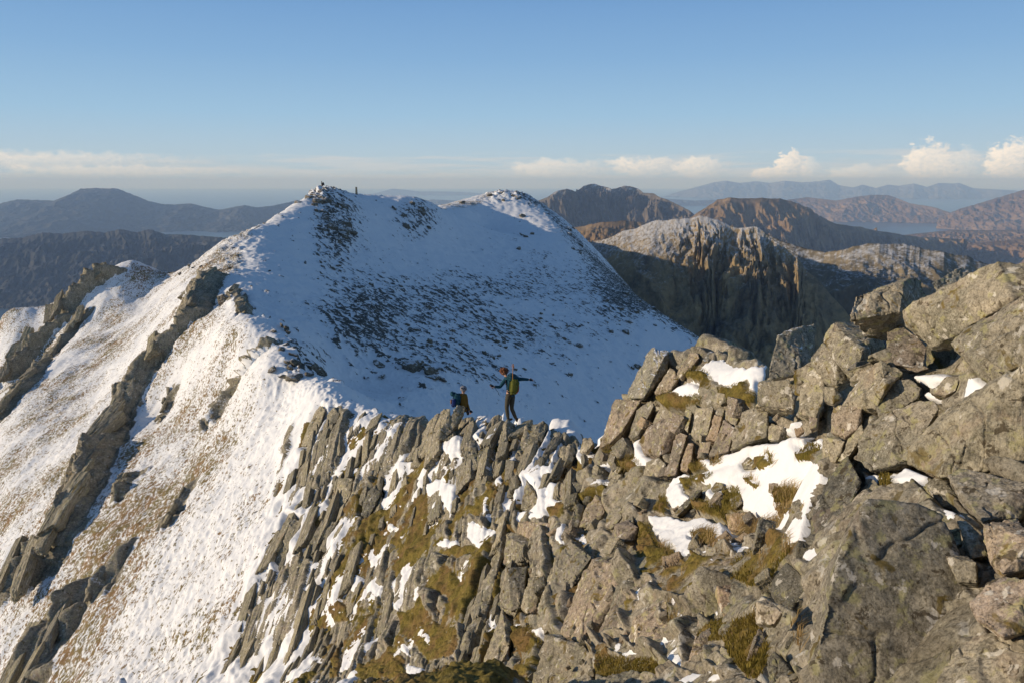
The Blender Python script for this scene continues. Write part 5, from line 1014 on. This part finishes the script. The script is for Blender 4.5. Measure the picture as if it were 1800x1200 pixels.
# ================================================================== LIGHT, SKY, HAZE, CAMERA
SUN_AZ = R(-96); SUN_EL = R(12)   # azimuth measured from straight ahead, clockwise: far left and a little behind
def sky_nodes(nt, sk, bg):
    N = lambda ty, **k: nt.nodes.new(ty)
    def M(op, a, b=0., c=0., cl=False):
        m = nt.nodes.new('ShaderNodeMath'); m.operation = op; m.use_clamp = cl
        for i, v in enumerate((a, b, c)):
            if isinstance(v, bpy.types.NodeSocket): nt.links.new(v, m.inputs[i])
            else: m.inputs[i].default_value = v
        return m.outputs[0]
    def ramp(f, st):
        r = nt.nodes.new('ShaderNodeValToRGB'); nt.links.new(f, r.inputs[0]); cr = r.color_ramp
        while len(cr.elements) < len(st): cr.elements.new(.5)
        for e, (p, c) in zip(cr.elements, st): e.position = p; e.color = (c, c, c, 1) if isinstance(c, (int, float)) else (*c, 1)
        return r.outputs[0]
    def mix(f, a, b):
        m = nt.nodes.new('ShaderNodeMix'); m.data_type = 'RGBA'
        for i, v in ((0, f), (6, a), (7, b)):
            if isinstance(v, bpy.types.NodeSocket): nt.links.new(v, m.inputs[i])
            elif isinstance(v, (int, float)): m.inputs[i].default_value = v
            else: m.inputs[i].default_value = (*v, 1)
        return m.outputs[2]
    tc = N('ShaderNodeTexCoord'); sp = N('ShaderNodeSeparateXYZ'); nt.links.new(tc.outputs['Generated'], sp.inputs[0])
    x, y, z = sp.outputs
    az = M('MULTIPLY', M('ARCTAN2', x, y), 57.2958); el = M('MULTIPLY', M('ARCSINE', z), 57.2958)
    lin = lambda c: tuple(((v/255)/12.92 if v < 11 else (((v/255)+.055)/1.055)**2.4) for v in c)
    K = .92/.13
    sc_ = lambda c: tuple(v*K for v in lin(c))
    # clear air near the horizon scatters more: pale below, blue above
    g = ramp(M('DIVIDE', el, 16., 0., True), [(0, lin((190,206,219))), (.10, lin((183,205,220))), (.30, lin((158,195,224))), (.55, lin((134,176,217))), (.80, lin((115,159,208))), (1., lin((104,148,200)))])
    vm = nt.nodes.new('ShaderNodeVectorMath'); vm.operation = 'SCALE'; nt.links.new(g, vm.inputs[0]); vm.inputs[3].default_value = K
    k = ramp(M('DIVIDE', el, 60., 0., True), [(.2, 0.), (.6, 1.)])
    base = mix(k, vm.outputs[0], sk.outputs[0])
    # clouds on the horizon
    cv = nt.nodes.new('ShaderNodeCombineXYZ'); nt.links.new(az, cv.inputs[0]); nt.links.new(el, cv.inputs[1])
    def nz(scx, scy, sc, det, ro, off=0.):
        mp = nt.nodes.new('ShaderNodeMapping'); nt.links.new(cv.outputs[0], mp.inputs[0]); mp.inputs['Scale'].default_value = (scx, scy, 1); mp.inputs['Location'].default_value = (off, off*.7, 0)
        t_ = nt.nodes.new('ShaderNodeTexNoise'); nt.links.new(mp.outputs[0], t_.inputs['Vector']); t_.inputs['Scale'].default_value = sc; t_.inputs['Detail'].default_value = det; t_.inputs['Roughness'].default_value = ro
        return t_.outputs['Fac']
    col = base
    cw = tuple(v*K*1.12 for v in lin((253,240,224))); cg = tuple(v*K for v in lin((196,208,218))); cs = tuple(v*K for v in lin((176,192,206)))
    # flat streaks of cloud
    st = M('ADD', nz(.12, 2.2, 1., 6, .55), M('MULTIPLY', ramp(M('DIVIDE', el, 3., 0., True), [(0, 1.), (.25, .9), (.6, .62), (.9, 0.)]), .30))
    band = ramp(M('DIVIDE', M('ADD', el, .3), 3.2, 0., True), [(0, .6), (.3, 1.), (.7, .9), (.86, 0.)])
    fac = M('MULTIPLY', ramp(st, [(.66, 0.), (.80, 1.)]), M('MULTIPLY', band, .8))
    col = mix(fac, col, mix(nz(.3, 2., 1., 3, .5, 3.), cg, tuple(v*K for v in lin((222,219,216)))))
    lo = M('MULTIPLY', ramp(M('ABSOLUTE', M('SUBTRACT', el, .25)), [(.0, 1.), (.8, 0.)]), ramp(nz(.7, 3.5, 1., 6, .6, 9.), [(.50, 0.), (.60, .75)]))
    col = mix(lo, col, tuple(v*K for v in lin((214,217,219))))
    n1 = nz(1., 1.35, 1.15, 8, .62, 5.); n2 = nz(1., 1.35, 3.5, 6, .6, 15.)
    for (ca, ce, wa, we, soft, st_) in [(20.3,.95,1.15,1.3,.10,1.),(19.3,.55,1.7,.55,.16,.8),(21.7,.8,.8,.9,.25,.5),(29.0,1.2,1.8,1.5,.18,.95),(30.8,1.0,1.8,1.2,.3,.55),(33.8,1.2,1.9,1.5,.16,1.),(10.2,1.1,3.2,.8,.25,.8),(14.2,1.0,2.2,.9,.28,.75),(4.,1.0,5.,.8,.35,.6),(-31.,1.4,10.,.6,.4,.6),(-26.,.7,9.,.4,.3,.5),(25.,.6,2.4,.6,.3,.55)]:
        dx = M('DIVIDE', M('SUBTRACT', az, ca), wa); dy = M('DIVIDE', M('SUBTRACT', el, ce), we)
        d = M('SQRT', M('ADD', M('MULTIPLY', dx, dx), M('MULTIPLY', dy, dy)))
        d = M('ADD', d, M('ADD', M('MULTIPLY', M('SUBTRACT', n1, .5), 1.9), M('MULTIPLY', M('SUBTRACT', n2, .5), .7)))
        f = M('MULTIPLY', ramp(d, [(.88-soft, 1.), (.88+soft, 0.)]), st_)
        lit = M('ADD', M('MULTIPLY', dx, -.42), M('ADD', M('MULTIPLY', dy, .25), M('ADD', .62, M('MULTIPLY', M('SUBTRACT', n2, .5), 1.2))), 0., True)
        col = mix(f, col, mix(lit, cs, cw))
    nt.links.new(col, bg.inputs[0])
sd_ = Vector((math.sin(SUN_AZ)*math.cos(SUN_EL), math.cos(SUN_AZ)*math.cos(SUN_EL), math.sin(SUN_EL)))
su = bpy.data.lights.new('sun', 'SUN'); su.energy = 4.3; su.angle = R(.5); su.color = (1., .83, .62)
so = bpy.data.objects.new('sun', su); C.objects.link(so); so.rotation_euler = sd_.to_track_quat('Z', 'Y').to_euler()
w = bpy.data.worlds.new('World'); bpy.context.scene.world = w; w.use_nodes = True; nt = w.node_tree; nt.nodes.clear()
sk = nt.nodes.new('ShaderNodeTexSky'); sk.sky_type = 'NISHITA'; sk.sun_disc = False; sk.sun_elevation = SUN_EL; sk.sun_rotation = SUN_AZ; sk.altitude = 1000; sk.air_density = 1.; sk.dust_density = .35; sk.ozone_density = 3.
bg = nt.nodes.new('ShaderNodeBackground'); bg.inputs['Strength'].default_value = .13
sky_nodes(nt, sk, bg); wo = nt.nodes.new('ShaderNodeOutputWorld'); nt.links.new(bg.outputs[0], wo.inputs[0])
# haze
if not os.environ.get('NOHAZE'):
    b = bmesh.new(); bmesh.ops.create_cube(b, size=1.); me = bpy.data.meshes.new('haze'); b.to_mesh(me); b.free()
    hz = link('haze', me); hz.scale = (200e3, 112e3, 1300); hz.location = (0, 50e3, -947+650); hz['kind'] = 'stuff'; hz['label'] = 'blue air between the ridge and the far mountains'
    t = NT('air'); pv = t.n('ShaderNodeVolumePrincipled'); pv.inputs['Color'].default_value = (.46, .66, 1., 1); pv.inputs['Density'].default_value = 3.7e-5; pv.inputs['Absorption Color'].default_value = (.70, .84, 1, 1); pv.inputs['Anisotropy'].default_value = 0.
    t.t.links.new(pv.outputs[0], t.out.inputs['Volume']); me.materials.append(t.m)
cam = bpy.data.cameras.new('camera'); co = bpy.data.objects.new('camera', cam); C.objects.link(co)
cam.sensor_width = 36; cam.lens = 36*F/1800; cam.clip_end = 200e3; cam.clip_start = .05
co.location = (0, 0, 0); co.rotation_euler = (math.pi/2-PITCH, 0, 0)
sc = bpy.context.scene; sc.camera = co
sc.view_settings.view_transform = 'Standard'; sc.view_settings.look = 'None'; sc.view_settings.exposure = .12; sc.view_settings.gamma = 1
sc.cycles.use_denoising = True; sc.cycles.max_bounces = 6; sc.cycles.diffuse_bounces = 3; sc.cycles.volume_bounces = 2
